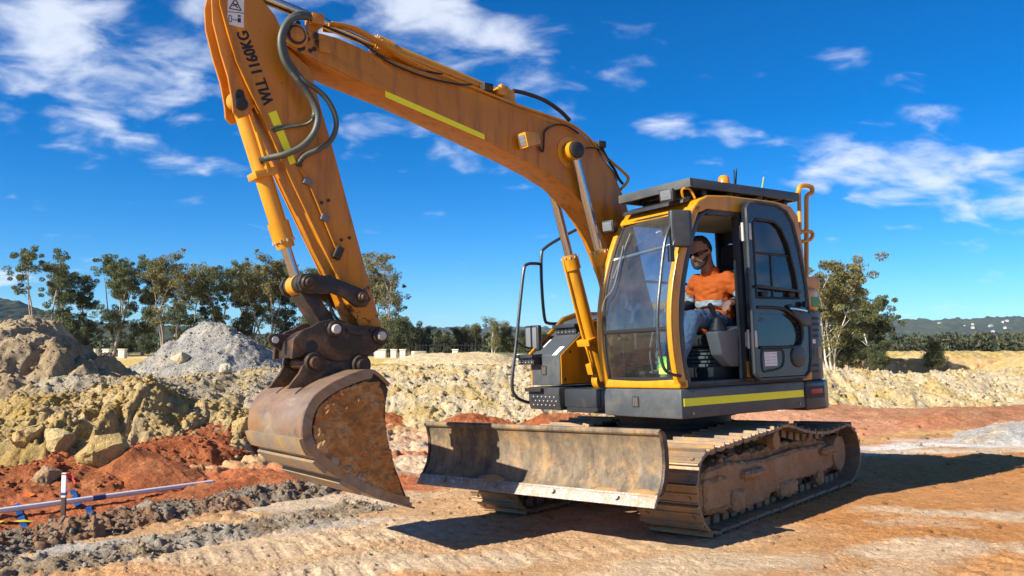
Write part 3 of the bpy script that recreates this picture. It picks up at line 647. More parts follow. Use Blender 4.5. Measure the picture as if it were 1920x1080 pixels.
for src, px, top, d, rot, sz, lab in [
    ('a', 232, 476, 101, 1.2, 1.0, 'leggy gum tree with thin trunks next to the clumped one'),
    ('c', 362, 492, 97, 1.4, 1.0, 'gum tree filling the gap beside the domed four trunk one'),
    ('b', 540, 482, 102, .3, 1.0, 'upright gum tree between the broad one and the bucket linkage'),
    ('d', 470, 486, 104, 2.2, 1.0, 'olive crowned gum tree far behind the gravel pile right flank'),
    ('d', 692, 500, 100, 5.2, 1.0, 'gum tree showing beside the lower end of the arm'),
    ('b', 268, 480, 99, 4.0, 1.0, 'slim gum tree with a pale trunk standing before the domed four trunk one'),
    ('b', 172, 500, 100, 2.6, 1.0, 'small leaning gum tree between the dense narrow and the clumped one'),
    ('c', 412, 480, 95, .4, 1.0, 'gum tree standing straight above the gravel pile peak'),
    ('b', 440, 490, 99, 5.2, 1.0, 'narrow gum tree just beside the gravel pile peak'),
    ('d', 505, 474, 97, 3.9, 1.0, 'broad gum tree in front of the bucket cylinder'),
    ('c', 575, 484, 93, 3.4, 1.0, 'gum tree seen through the bucket linkage'),
    ('b', 640, 490, 98, 1.9, 1.0, 'gum tree half hidden behind the excavator arm'),
    ('a', 468, 520, 101, 2.0, 1.0, 'short sparse gum tree between the gravel pile and the broad one'),
    ('c', 340, 560, 90, 5.0, 1.0, 'short bushy gum tree under the domed four trunk one')]:
    loc, s = row(px, top, d, 12.3); tree_copy(T[src], lab, loc, rot, s, ROW)
# mixed bush in the middle
PB = dict(seed=61, H=5, trunks=4, spread=2.2, first=.25, clumps=60, per=170, bark=0, cols=DARK, clump_r=(.6, 1.1), lean=.3)
PW = dict(seed=66, H=8, trunks=2, spread=2.4, first=.42, clumps=54, per=95, bark=1, cols=DRY, clump_r=(.6, 1.1), lean=.12)
BUSH = 'bushes behind the railing fence'
loc, s = row(770, 612, 88, 5.2); T['bush'] = tree_thing('bush', 'dark leafy bush at the foot of the thin open gum tree', PB, loc, .2, s, BUSH); T['bush']['category'] = 'bush'
loc, s = row(925, 600, 90, 8.2); T['w'] = tree_thing('gum_tree', 'pale trunked gum tree behind the far end of the railing fence', PW, loc, .2, s)
for k, (px, top, d) in enumerate([(705, 600, 90), (740, 606, 84), (800, 622, 92), (830, 628, 88), (856, 624, 94), (885, 618, 96), (955, 622, 92), (985, 628, 90), (1015, 632, 94), (560, 628, 96), (600, 630, 92), (520, 634, 94),
                                  (30, 628, 90), (60, 624, 96), (110, 630, 92), (150, 632, 95), (240, 636, 98), (280, 634, 90), (350, 630, 96), (1060, 630, 95), (655, 622, 94)]):
    loc, s = row(px, top, d, 5.2); q = tree_copy(T['bush'], 'dark bush in the belt behind the railing fence and stone posts' if px > 670 else ('dark bush under the gum trees behind the brown dirt mound' if px < 200 else 'dark bush under the gum trees behind the gravel pile'), loc, k * 1.7, s, BUSH if px > 670 else 'bushes under the gum trees behind the mounds')
loc, s = row(895, 614, 94, 8.2); tree_copy(T['w'], 'smaller pale trunked gum tree next to the taller one by the fence', loc, 2.0, s)
# trees behind the cab
PR = dict(seed=72, H=9, trunks=3, spread=3.5, first=.40, clumps=110, per=150, bark=1, cols=DRY, clump_r=(.40, .80), lean=.26)
PD = dict(seed=78, H=8, trunks=2, spread=2.6, first=.38, clumps=90, per=150, bark=1, cols=EUC, clump_r=(.40, .85), lean=.12)
loc, s = row(1562, 500, 60, 9.0); T['r'] = tree_thing('gum_tree', 'gum tree with white forking trunks behind the excavator cab', PR, loc, 2.1, s)
loc, s = row(1636, 560, 64, 8.0); T['rd'] = tree_thing('gum_tree', 'dark gum tree beside the white trunked one near the spoil bank', PD, loc, .9, s)
loc, s = row(1600, 590, 68, 8.0); tree_copy(T['rd'], 'shorter dark gum tree filling in behind the white trunks', loc, 3.3, s)
loc, s = row(1745, 648, 62, 5.2); tree_copy(T['bush'], 'round lone bush in front of the orange cut bank', loc, .3, s)
for k, (px, top, d) in enumerate([(1585, 640, 60), (1650, 650, 58), (1622, 645, 66), (1540, 630, 64)]):
    loc, s = row(px, top, d, 5.2); tree_copy(T['bush'], 'dark bush growing under the white trunked gum tree', loc, 1 + k * 2.1, s, 'bushes under the gum trees behind the cab')

def woodland(name, label, xs, d, tops, n, seed, cols, per=38, leaf=.42):
    rs = np.random.RandomState(seed)
    px = rs.uniform(xs[0], xs[1], n); dd = d * rs.uniform(.9, 1.25, n); x = (px - 960) / FPX * dd
    top = np.interp(px, np.linspace(xs[0], xs[1], len(tops)), tops) + rs.uniform(0, 12, n) ** 1.15
    zt = EYE + (640 - top) / FPX * dd; r = dd / d * rs.uniform(1.1, 2.4, n) * d / 150
    cen = []; rad = []
    for k in range(n):
        z = zt[k] - r[k]
        while z > -2.5:
            cen.append((x[k] + rs.normal(0, .6), dd[k], z)); rad.append(r[k] * rs.uniform(.8, 1.15)); z -= r[k] * 1.2
    V, F, C = leaves(rs, np.array(cen), np.array(rad), per, leaf, cols)
    return tag(mesh_np(name, V, F, M_leaf, C, smooth=False), label, 'woodland', kind='stuff')
woodland('woodland', 'dark belt of woodland behind the left tree row', (-60, 1130), 140, (618, 622, 626, 624, 620, 616, 620), 420, 3, DARK)
woodland('woodland', 'dark olive woodland below the far hill on the cab side', (1520, 2000), 150, (626, 622, 620, 617, 615), 330, 4, (np.array((.040, .050, .024)), np.array((.085, .085, .038))))

def hill(name, pts, d, depth, seed, col):
    """a wooded ridge: crest heights at plan bearings, falling away to the plain"""
    px = np.linspace(pts[0][0], pts[-1][0], 620); n2 = 60
    crest = np.interp(px, [p[0] for p in pts], [p[1] for p in pts])
    x0 = (px - 960) / FPX * d; zc = EYE + (640 - crest) / FPX * d
    t = np.linspace(-1, 1, n2); Xg = np.repeat(x0[:, None], n2, 1) * (1 + .0 * t); Yg = d + t[None] * depth + 0 * Xg
    prof = np.clip(1 - np.abs(t), 0, 1) ** .8
    z = (zc[:, None] + 15) * prof[None] - 15
    s = d / 1200
    z += (fbm(Xg / (140 * s), Yg / (140 * s), 5, seed) - .5) * 26 * s * prof[None] * (1 - prof[None] * .7)
    z += (clods(Xg, Yg, 16 * s, seed + 2) * 5 + clods(Xg, Yg, 8 * s, seed + 3) * 2.2) * s * np.clip(prof[None] * 3, 0, 1)
    c = col * (.7 + .6 * fbm(Xg / (30 * s), Yg / (30 * s), 4, seed + 6)[..., None])
    V = np.stack([Xg, Yg, z], -1).reshape(-1, 3)
    i, j = np.meshgrid(np.arange(len(px) - 1), np.arange(n2 - 1), indexing='ij')
    F = np.stack([i * n2 + j, (i + 1) * n2 + j, (i + 1) * n2 + j + 1, i * n2 + j + 1], -1).reshape(-1, 4)
    o = mesh_np(name, V, F, M_hill, c.reshape(-1, 3)); tag(o, kind='structure'); return (Xg, Yg, z)
M_hill = earth_mat('wooded hillside', .09, .3, 3.0)
OL = np.array((.050, .056, .028))
hill('hill', [(-420, 560), (-150, 540), (0, 562), (40, 572), (90, 596), (200, 610), (330, 618), (480, 632), (620, 640)], 1300, 420, 7, OL)
hill('hill', [(380, 640), (520, 628), (760, 622), (800, 618), (940, 619), (1100, 622), (1260, 626), (1400, 636)], 3800, 900, 17, OL)
hg = hill('hill', [(1380, 636), (1500, 620), (1600, 608), (1680, 600), (1780, 603), (1860, 601), (1960, 603), (2200, 598), (2500, 620)], 2600, 700, 27, OL)
M_hw = plain('white render', (.50, .48, .44), .7); M_roof = plain('far roof', (.38, .20, .14), .8); M_roof2 = plain('far pale roof', (.42, .41, .39), .6)
def house(x, y, z, w, rot, rm, label, group):
    t = empty('house', (x, y, z)); t.rotation_euler.z = rot
    MB().box(-w, w, -w * .6, w * .6, -3, w * .5).build('wall', M_hw, t)
    MB().prism_y([(-w * 1.1, w * .5), (w * 1.1, w * .5), (0, w * .95)], -w * .7, w * .7).build('roof', rm, t)
    for k in (-.5, .1, .6): MB().box(w * k - .7, w * k + .7, -w * .6 - .06, -w * .6 + .02, w * .05, w * .3).build('window', M_roof, t)
    return tag(t, label, 'house', group)
rs = np.random.RandomState(9)
Xg, Yg, Zg = hg
for k in range(22):
    px = rs.uniform(1690, 1915); i = int(np.argmin(np.abs(960 + FPX * Xg[:, 0] / 2600 - px))); j = rs.randint(8, 21)
    house(Xg[i, j], Yg[i, j], Zg[i, j] + 3, rs.uniform(3.2, 5.5), rs.uniform(-.6, .6), M_roof2 if rs.rand() < .7 else M_roof, 'tiny pale house among the trees on the far hillside', 'houses on the far hillside')

# ------------------------------------------------------------------ fence, pillars, blocks
M_lime = worn('limestone block', (.66, .60, .48), .85, dirt=(.5, .38, .22), dirt_lo=.55, dirt_hi=.8, dirt_max=.5, scale=3, bstr=.4)
M_rail = plain('black railing', (.02, .02, .022), .5)
def gpos(px, d): x = (px - 960) / FPX * d; return (x, d, gh(x, d))
def pillar(px, d, w, h, label, group):
    p = gpos(px, d); t = empty('stone_post', p)
    MB().box(-w, w, -w, w, -.2, h).build('shaft', M_lime, t, bevel=.02)
    MB().box(-w * 1.18, w * 1.18, -w * 1.18, w * 1.18, h, h + .09).build('cap', M_lime, t, bevel=.015)
    return tag(t, label, 'stone post', group)
for px in (709, 719, 739, 756, 854): pillar(px, 78, .26, .82, 'pale stone post along the dark railing fence', 'stone posts along the railing fence')
for px in (178, 203, 232): pillar(px, 80, .30, .86, 'pale stone post between the dirt mound and the gravel pile', 'stone posts between the mounds')
def fence(pxa, pxb, d, label):
    a, b = gpos(pxa, d), gpos(pxb, d); t = empty('railing_fence', a); L = b[0] - a[0]; zz = lambda u: gh(a[0] + u, d) - a[2]
    for hh in (.25, 1.25): MB().tube([(u, 0, zz(u) + hh) for u in np.linspace(0, L, 8)], .03, 4).build('rail', M_rail, t)
    n = int(L / .32)
    for k in range(n + 1):
        u = L * k / n; big = k % 8 == 0
        MB().box(u - (.05 if big else .018), u + (.05 if big else .018), -.02, .02, zz(u) - .1, zz(u) + (1.5 if big else 1.4)).build('post' if big else 'picket', M_rail, t)
    return tag(t, label, 'fence')
fence(780, 905, 79, 'dark metal railing fence below the bush')
def block(px, d, w, dep, h, z0, rot, label):
    p = gpos(px, d); o = MB().obox((0, 0, h / 2), (w / 2, 0, 0), (0, dep / 2, 0), (0, 0, h / 2)).build('limestone_block', M_lime, bevel=.012)
    o.location = (p[0], p[1], p[2] + z0); o.rotation_euler.z = rot
    return tag(o, label, 'stone block')
block(779, 40, .72, .4, .26, -.03, .5, 'cream limestone block under the topmost one near the pillars')
block(786, 40.05, .62, .36, .24, .225, .45, 'cream limestone block lying on top of another near the pillars')
block(922, 41, .30, .25, .16, -.02, .3, 'small cream limestone block beyond the spoil bank')
block(936, 42, .35, .3, .10, -.02, .1, 'thin cream limestone slab beyond the spoil bank')
block(975, 40, .36, .3, .34, -.02, .6, 'upright cream limestone block behind the side handrail')
block(990, 41, .5, .3, .20, -.02, .2, 'low cream limestone block behind the side mirror')
# ================================================================== the excavator
# machine frame: x ahead, y to the operator's left, z up; the upper works are slewed a little to the right
SLEW = -0.24816
CR = Matrix(((-0.64949768, 0.7597332, -0.03095519), (-0.04370226, -0.07794298, -0.9959995), (-0.75910663, -0.64554655, 0.08382584)))   # machine -> lens axes
CT = Vector((1.805, 2.260, 9.141))
LW = Matrix(((1, 0, 0), (0, math.sin(PITCH), math.cos(PITCH)), (0, -math.cos(PITCH), math.sin(PITCH))))                              # lens axes -> world
exc = empty('excavator'); exc.matrix_world = Matrix.Translation(LW @ CT + Vector((0, 0, EYE))) @ (LW @ CR).to_4x4()
tag(exc, 'large yellow crawler excavator with a front blade and its arm stretched out', 'excavator')
US = Matrix.Rotation(SLEW, 4, 'Z')
RU3 = CR @ US.to_3x3(); CAMU = -(RU3.transposed() @ CT)
def tr(pts, y):
    """side-view points of the boom plane: where sight lines of a survey of the machine meet the plane y"""
    out = []
    for (u, v) in pts:
        r = RU3.transposed() @ Vector(((u - 960) / FPX, (v - 540) / FPX, 1)); k = (y - CAMU.y) / r.y; p = CAMU + r * k; out.append((p.x, p.z))
    return out
def tr3(pts, y): return [(x, y if not isinstance(y, (list, tuple)) else 0, z) for (x, z) in tr(pts, y)]
def tr3v(pts): return [Vector((*tr([(u, v)], y)[0][:1], y, tr([(u, v)], y)[0][1])) for (u, v, y) in pts]
def UB(): return MB(US)

M_yel = worn('yellow paint', (.61, .265, .007), .36, dirt=(.32, .16, .045), dirt_lo=.56, dirt_hi=.85, dirt_max=.35, chip=(.10, .05, .02), chip_lo=.70, var=.16, bstr=.06, coat=.15, streak=.5)
M_arm = worn('worn yellow paint', (.51, .190, .003), .42, dirt=(.24, .10, .025), dirt_lo=.52, dirt_hi=.80, dirt_max=.5, chip=(.05, .025, .012), chip_lo=.655, var=.16, bstr=.08, coat=.1, low=(1.7, 2.55, .30), streak=.55)
M_boom = worn('orange yellow boom paint', (.50, .185, .003), .40, dirt=(.26, .12, .03), dirt_lo=.54, dirt_hi=.85, dirt_max=.45, chip=(.09, .04, .015), chip_lo=.665, var=.18, bstr=.06, coat=.12, streak=.7)
M_blk = worn('charcoal paint', (.028, .032, .036), .36, dirt=(.16, .13, .09), dirt_lo=.50, dirt_hi=.82, dirt_max=.42, chip=(.22, .22, .22), chip_lo=.71, bstr=.06)
M_dust = worn('dusty charcoal panel', (.055, .064, .070), .48, dirt=(.24, .21, .16), dirt_lo=.46, dirt_hi=.80, dirt_max=.5, chip=(.30, .29, .27), chip_lo=.69, bstr=.06)
M_rub = plain('black rubber', (.014, .014, .015), .55)
M_hose = plain('hose sleeve', (.075, .085, .070), .5, scale=60)
M_chr = worn('chrome rod', (.55, .55, .56), .16, metal=1.0, dirt=(.16, .12, .09), dirt_lo=.5, dirt_hi=.9, dirt_max=.5, bstr=.02)
M_steel = worn('worn steel', (.30, .27, .24), .45, metal=.75, dirt=(.26, .13, .05), dirt_lo=.42, dirt_hi=.75, dirt_max=.85, chip=(.5, .5, .5), chip_lo=.72, bstr=.2, scale=3)
M_shoe = worn('track shoe steel', (.20, .165, .13), .55, metal=.35, dirt=(.38, .22, .09), dirt_lo=.40, dirt_hi=.62, dirt_max=.95, chip=(.55, .53, .5), chip_lo=.72, bstr=.3, scale=4)
M_link = worn('linkage black steel', (.030, .027, .025), .5, metal=.2, dirt=(.22, .12, .05), dirt_lo=.50, dirt_hi=.78, dirt_max=.75, chip=(.14, .12, .10), chip_lo=.70, bstr=.2, scale=4)
M_rust = worn('rusty linkage steel', (.042, .028, .020), .5, metal=.3, dirt=(.30, .14, .05), dirt_lo=.48, dirt_hi=.74, dirt_max=.75, chip=(.05, .04, .035), chip_lo=.70, bstr=.3, scale=4)
M_pin = worn('pin steel', (.55, .50, .45), .4, metal=.3, dirt=(.28, .15, .06), dirt_lo=.50, dirt_hi=.75, dirt_max=.7, scale=9)
M_strip = plain('reflective yellow tape', (.95, .90, .01), .45, var=.05)
M_white = plain('white sticker', (.72, .72, .70), .5, var=.05)
M_ink = plain('black print', (.012, .012, .012), .6)
M_lamp = plain('lamp lens', (.16, .175, .19), .05, var=.3, scale=26); M_in = plain('cab trim', (.016, .017, .018), .6); M_seat = plain('seat cloth', (.030, .030, .033), .85)
M_grey = plain('console plastic', (.15, .155, .16), .5, var=.08); M_amb = plain('amber dome', (.75, .22, .01), .25); M_redl = plain('red reflector', (.45, .01, .012), .25)
M_grn = plain('green sticker', (.08, .30, .10), .5); M_lime = plain('lime tag', (.35, .80, .10), .5); M_rail = worn('rail paint', (.030, .036, .042), .34, dirt=(.2, .17, .12), dirt_lo=.55, dirt_hi=.8, dirt_max=.3, chip=(.3, .3, .3), chip_lo=.68, scale=5)
M_mud = worn('dried mud', (.38, .205, .092), .92, dirt=(.46, .30, .165), dirt_lo=.42, dirt_hi=.68, dirt_max=.85, chip=(.17, .09, .045), chip_lo=.62, bstr=.9, scale=4)
def blade_mat():
    m, nt, b = mat('scoured blade steel')
    v = streak_vec(nt, 3, 5, 2.0); st = noise(nt, 1.8, 9, .75, v, .25)
    c = mixrgb(nt, rng(nt, st, .35, .68), (.080, .058, .038), (.25, .185, .11))
    c = mixrgb(nt, rng(nt, noise(nt, 5, 9, .75), .50, .66), c, (.34, .20, .08))
    c = mixrgb(nt, rng(nt, noise(nt, 2.2, 6, .7), .52, .66, 0, .85), c, (.055, .047, .038))
    nt.links.new(c, b.inputs['Base Color']); b.inputs['Metallic'].default_value = .08
    nt.links.new(rng(nt, st, .3, .7, .85, .6), b.inputs['Roughness']); bump(nt, b, noise(nt, 14, 8, .75), .35, .01); return m
M_blade = blade_mat()
def bucket_mat():
    m, nt, b = mat('polished bucket steel')
    v = streak_vec(nt, 2.5, .6, 2.5); st = noise(nt, 2.2, 8, .68, v, .8)
    c = mixrgb(nt, rng(nt, st, .38, .66), (.12, .090, .068), (.33, .27, .20))
    c = mixrgb(nt, rng(nt, noise(nt, 2.6, 7, .7), .42, .60, 0, .9), c, (.33, .17, .065))
    c = mixrgb(nt, rng(nt, noise(nt, 1.3, 3, .6), .52, .72, 0, .6), c, (.17, .15, .17))
    nt.links.new(c, b.inputs['Base Color']); b.inputs['Metallic'].default_value = .35
    nt.links.new(rng(nt, noise(nt, 6, 7, .7), .3, .7, .32, .58), b.inputs['Roughness']); bump(nt, b, noise(nt, 20, 7, .7), .12, .01); return m
M_bucket = bucket_mat()
def glass_mat(name, tint, refl=1.0, dust=.05):
    m, nt, b = mat(name); nt.nodes.remove(b)
    o = [n for n in nt.nodes if n.type == 'OUTPUT_MATERIAL'][0]
    t = nt.nodes.new('ShaderNodeBsdfTransparent'); t.inputs[0].default_value = (*tint, 1)
    g = nt.nodes.new('ShaderNodeBsdfGlossy'); g.inputs['Roughness'].default_value = .03
    f = nt.nodes.new('ShaderNodeFresnel'); ge = nt.nodes.new('ShaderNodeNewGeometry'); nt.links.new(rng(nt, ge.outputs['Backfacing'], 0, 1, 1.52, 1 / 1.52), f.inputs[0])
    mu = nt.nodes.new('ShaderNodeMath'); mu.operation = 'MULTIPLY_ADD'; mu.inputs[1].default_value = refl; mu.inputs[2].default_value = .02; nt.links.new(f.outputs[0], mu.inputs[0])
    mx = nt.nodes.new('ShaderNodeMixShader'); nt.links.new(mu.outputs[0], mx.inputs[0]); nt.links.new(t.outputs[0], mx.inputs[1]); nt.links.new(g.outputs[0], mx.inputs[2])
    df = nt.nodes.new('ShaderNodeBsdfDiffuse'); df.inputs[0].default_value = (.55, .52, .46, 1)
    m2 = nt.nodes.new('ShaderNodeMixShader'); nt.links.new(rng(nt, noise(nt, 3, 8, .7), .35, .8, dust * .4, dust * 1.8), m2.inputs[0]); nt.links.new(mx.outputs[0], m2.inputs[1]); nt.links.new(df.outputs[0], m2.inputs[2])
    nt.links.new(m2.outputs[0], o.inputs[0]); return m
M_glass = glass_mat('windscreen glass', (.60, .68, .73), 1.5, .05); M_tint = glass_mat('tinted door glass', (.20, .26, .30), 1.3, .05); M_side = glass_mat('side glass', (.72, .84, .90), 1.0, .02)

def muddy(o, cuts, amp, freq=5.0, seed=0):
    bm = bmesh.new(); bm.from_mesh(o.data)
    bmesh.ops.triangulate(bm, faces=bm.faces)
    for k in range(cuts):
        lim = .35 * .5 ** k
        ed = [e for e in bm.edges if e.calc_length() > lim]
        if ed: bmesh.ops.subdivide_edges(bm, edges=ed, cuts=1, use_grid_fill=True); bmesh.ops.triangulate(bm, faces=[f for f in bm.faces if len(f.verts) > 3])
    bm.normal_update()
    from mathutils import noise as mn
    for v in bm.verts:
        q = v.co * freq + Vector((seed, seed * 2, 0))
        v.co += v.normal * amp * (mn.fractal(q, 1.0, 2.0, 5) * .9 + abs(mn.noise(q * 2.3)) * .8)
    bm.to_mesh(o.data); bm.free(); o.data.shade_smooth(); return o

# ---------------------------------------------------------------- undercarriage
TL = [(1.97, .386), (1.936, .60), (1.79, .73), (1.395, .765), (1.036, .785), (.765, .80), (.431, .812), (.084, .84), (-.097, .812), (-.283, .77), (-.619, .712), (-1.028, .682), (-1.372, .694), (-1.632, .71),
      (-1.834, .642), (-1.950, .506), (-2.01, .36), (-1.96, .18), (-1.75, .03), (-1.55, .002), (-.861, .0), (0, 0), (.869, 0), (1.55, .0), (1.74, .022), (1.90, .15)]
def resample(loop, n):
    P = [Vector((a, 0, b)) for a, b in loop]; P = spline(P, 10, True); L = [0]
    for a, b in zip(P, P[1:] + P[:1]): L.append(L[-1] + (b - a).length)
    out = []
    for k in range(n):
        s = L[-1] * k / n; i = max(j for j in range(len(P)) if L[j] <= s); a, b = P[i], P[(i + 1) % len(P)]; t = (s - L[i]) / max(1e-9, L[i + 1] - L[i]); out.append(a.lerp(b, t))
    return out, L[-1]
NSH = 50
PTS, PERI = resample(TL, NSH); pitch = PERI / NSH
sh = MB(); hw_ = .30
prof = [(-pitch * .47, -.012), (-pitch * .47, .014), (-pitch * .45, .044), (-pitch * .38, .044), (-pitch * .35, .014), (-.010, .014), (-.006, .024), (.010, .024), (.014, .014), (pitch * .36, .014), (pitch * .40, .022), (pitch * .45, .020), (pitch * .47, .008), (pitch * .47, -.012)]
sh.loft([[(a, y, b - .04) for a, b in prof] for y in (-hw_, hw_)])
sh.box(-pitch * .30, pitch * .30, -.13, -.07, -.125, -.045); sh.box(-pitch * .30, pitch * .30, .07, .13, -.125, -.045)
for yy in (-.22, .22): sh.cyl((pitch * .2, yy, -.03), (pitch * .2, yy, -.012), .018, n=6)
shoe0 = sh.build('track_shoe', M_shoe, None, angle=25); shoe_me = shoe0.data; bpy.data.objects.remove(shoe0)
def track(side, seed):
    yc = side * .995
    fr = MB()
    pf = [(1.60, .16), (1.74, .24), (1.76, .42), (1.62, .54), (1.25, .56), (.5, .50), (-.4, .52), (-1.1, .50), (-1.36, .46), (-1.38, .24), (-1.0, .20), (-.4, .22), (.1, .17), (.32, .17), (.36, .12), (.86, .11), (.92, .16), (1.3, .14)]
    fr.prism_y(pf, yc - .17, yc + .205)
    for (a, b, c_, d_) in ((1.28, 1.70, .20, .46), (.95, 1.18, .12, .30), (-.25, .12, .10, .24), (-.98, -.84, .10, .24)): fr.box(a, b, yc - .1, yc + .245, c_, d_)
    fr.box(.55, .98, yc + .15, yc + .285, .385, .45); fr.box(-1.34, -.95, yc + .15, yc + .27, .40, .47)
    f = fr.build('track_frame', M_mud, exc, bevel=.025, seg=1); muddy(f, 6, .016, 11, seed)
    for k in range(NSH):
        p, q = PTS[k - 1], PTS[(k + 1) % NSH]; t = (q - p).normalized(); n = Vector((t.z, 0, -t.x)); c = PTS[k]
        # loop runs over the top towards the rear: outward normal points away from the middle
        if n.dot(c - Vector((0, 0, .38))) < 0: n = -n
        ax = t if n.dot(Vector((0, 1, 0)).cross(t)) < 0 else -t
        ax = Vector((0, 1, 0)).cross(n)
        M = Matrix((ax, Vector((0, 1, 0)), n)).transposed().to_4x4(); M.translation = Vector((c.x + random.uniform(-.004, .004), yc + random.uniform(-.006, .006), c.z)); M = M @ Matrix.Rotation(random.uniform(-.02, .02), 4, 'Y')
        o = bpy.data.objects.new('track_shoe', shoe_me); COL.objects.link(o); o.parent = f; o.matrix_local = M
    # sprocket, idler, rollers
    sp = MB(); cx, cz = -1.64, .355
    n = 21; gear = []
    for k in range(n * 2):
        a = math.pi * k / n; r = .27 if k % 2 else .235; gear += [(cx + r * math.cos(a - .04), cz + r * math.sin(a - .04)), (cx + r * math.cos(a + .04), cz + r * math.sin(a + .04))]
    sp.prism_y(gear, yc - .03, yc + .03); sp.rod([(0, .20), (.12, .20), (.15, .19), (.155, .0)], (cx, yc + .03, cz), (0, side, 0)) if side > 0 else sp.rod([(0, .20), (.12, .20), (.15, .19), (.155, .0)], (cx, yc - .03, cz), (0, -1, 0))
    s_ = sp.build('sprocket', M_mud, f)
    idl = MB(); idl.rod([(-.08, .0), (-.08, .26), (-.05, .29), (.05, .29), (.08, .26), (.08, .0)], (1.60, yc, .375), (0, 1, 0)); idl.build('idler', M_shoe, f)
    for x in (1.12, .80, .48, .16, -.16, -.48, -.80, -1.12):
        r = MB(); r.rod([(-.17, .0), (-.17, .07), (-.13, .085), (-.12, .11), (-.09, .11), (-.08, .085), (.08, .085), (.09, .11), (.12, .11), (.13, .085), (.17, .07), (.17, 0)], (x, yc, .215), (0, 1, 0), 14); r.build('roller', M_link, f)
    r = MB(); r.rod([(-.15, 0), (-.15, .06), (.12, .06), (.13, .085), (.2, .085), (.2, 0)], (.12, yc, .655), (0, 1, 0), 14); r.box(.08, .16, yc - .14, yc - .06, .45, .66); muddy(r.build('carrier_roller', M_mud, f), 2, .006, 9)
    return f
track(1, 3); track(-1, 9)
# packed earth lying along the top of the near track frame
pk = MB(); pk.prism_y([(1.45, .50), (1.2, .58), (.7, .58), (.35, .56), (.15, .60), (-.3, .58), (-.9, .56), (-1.3, .5), (-1.3, .44), (1.45, .44)], .86, 1.12); muddy(pk.build('packed_mud', M_mud, exc), 6, .05, 7, 5)
cf = MB(); cf.prism_y([(1.1, .42), (1.25, .55), (.75, .76), (-.75, .76), (-1.2, .55), (-1.1, .40)], -.85, .85); muddy(cf.build('undercarriage_frame', M_mud, exc, bevel=.03), 3, .012, 5)
MB().rod([(0, .64), (.06, .64), (.06, .60), (.13, .60), (.13, .66), (.20, .66)], (0, 0, .75), (0, 0, 1), 48).build('slew_ring', M_link, exc)
# blade: curved mouldboard, cutting edge, push arms
front = [(2.505, .945), (2.475, .90), (2.455, .80), (2.455, .68), (2.485, .57), (2.535, .49), (2.575, .465)]
back = [(x - .035, z) for x, z in front]
bl = MB(); bl.loft([[(x, y, z) for x, z in front] + [(x, y, z) for x, z in back[::-1]] for y in np.linspace(-1.295, 1.295, 15)])
bl.tube([(2.485, -1.295, .940), (2.485, 1.295, .940)], .026, 10)
B_ = bl.build('blade', M_blade, exc, angle=30)
for s in (-1, 1):
    MB().loft([[(x + .012, s * 1.298 - .014, z) for x, z in front] + [(x - .05, s * 1.298 - .014, z) for x, z in front[::-1]], [(x + .012, s * 1.298 + .014, z) for x, z in front] + [(x - .05, s * 1.298 + .014, z) for x, z in front[::-1]]]).build('end_plate', M_rust, B_, bevel=.004)
M_edge = worn('bright cutting edge', (.32, .29, .24), .6, metal=.2, dirt=(.30, .18, .085), dirt_lo=.42, dirt_hi=.62, dirt_max=.85, chip=(.72, .70, .66), chip_lo=.56, bstr=.3, scale=6)
MB().loft([[(2.578, y, .478), (2.640, y, .388), (2.618, y, .380), (2.545, y, .468)] for y in (-1.30, 1.30)]).build('cutting_edge', M_edge, B_, bevel=.004)
for y in (-.95, -.32, .32, .95): MB().cyl((2.600, y, .432), (2.630, y, .448), .022, n=8).build('bolt', M_steel, B_)
rb = MB()
for y in (-.9, -.3, .3, .9): rb.prism_y([(2.43, .9), (2.30, .75), (2.30, .55), (2.44, .52), (2.412, .68), (2.412, .80)], y - .02, y + .02)
rb.box(2.30, 2.41, -1.1, 1.1, .62, .72); rb.build('blade_rib', M_mud, B_)
for s in (-1, 1):
    MB().loft([[(2.36, s * .62 - .08, .72), (2.36, s * .62 + .08, .72), (2.36, s * .62 + .08, .50), (2.36, s * .62 - .08, .50)], [(1.0, s * .45 - .08, .62), (1.0, s * .45 + .08, .62), (1.0, s * .45 + .08, .44), (1.0, s * .45 - .08, .44)]]).build('push_arm', M_mud, B_, bevel=.015)
    c = MB(); c.cyl((1.15, s * .22, .74), (1.75, s * .24, .76), .065); c.cyl((1.75, s * .24, .76), (2.36, s * .26, .78), .035); c.build('blade_cylinder', M_yel, B_)
# crumbs of sand lying along the foot of the blade
sand = MB(); rs = np.random.RandomState(3); ys = np.linspace(-1.28, 1.27, 70); hh = -.01 + .045 * np.array([max(0, fbm(np.array([y * 2.3]), np.array([.3]), 4, 5)[0] - .42) * 4 for y in ys])
sand.loft([[(2.535, y, .487 + h * .9), (2.562 + h * .12, y, .474 + h * .45), (2.592, y, .462), (2.55, y, .455), (2.50, y, .50)] for y, h in zip(ys, hh)])
M_sand = worn('orange sand', (.40, .22, .085), .95, dirt=(.30, .17, .08), dirt_max=.8, bstr=.8, scale=9); sand.build('sand_strip', M_sand, B_, angle=60)

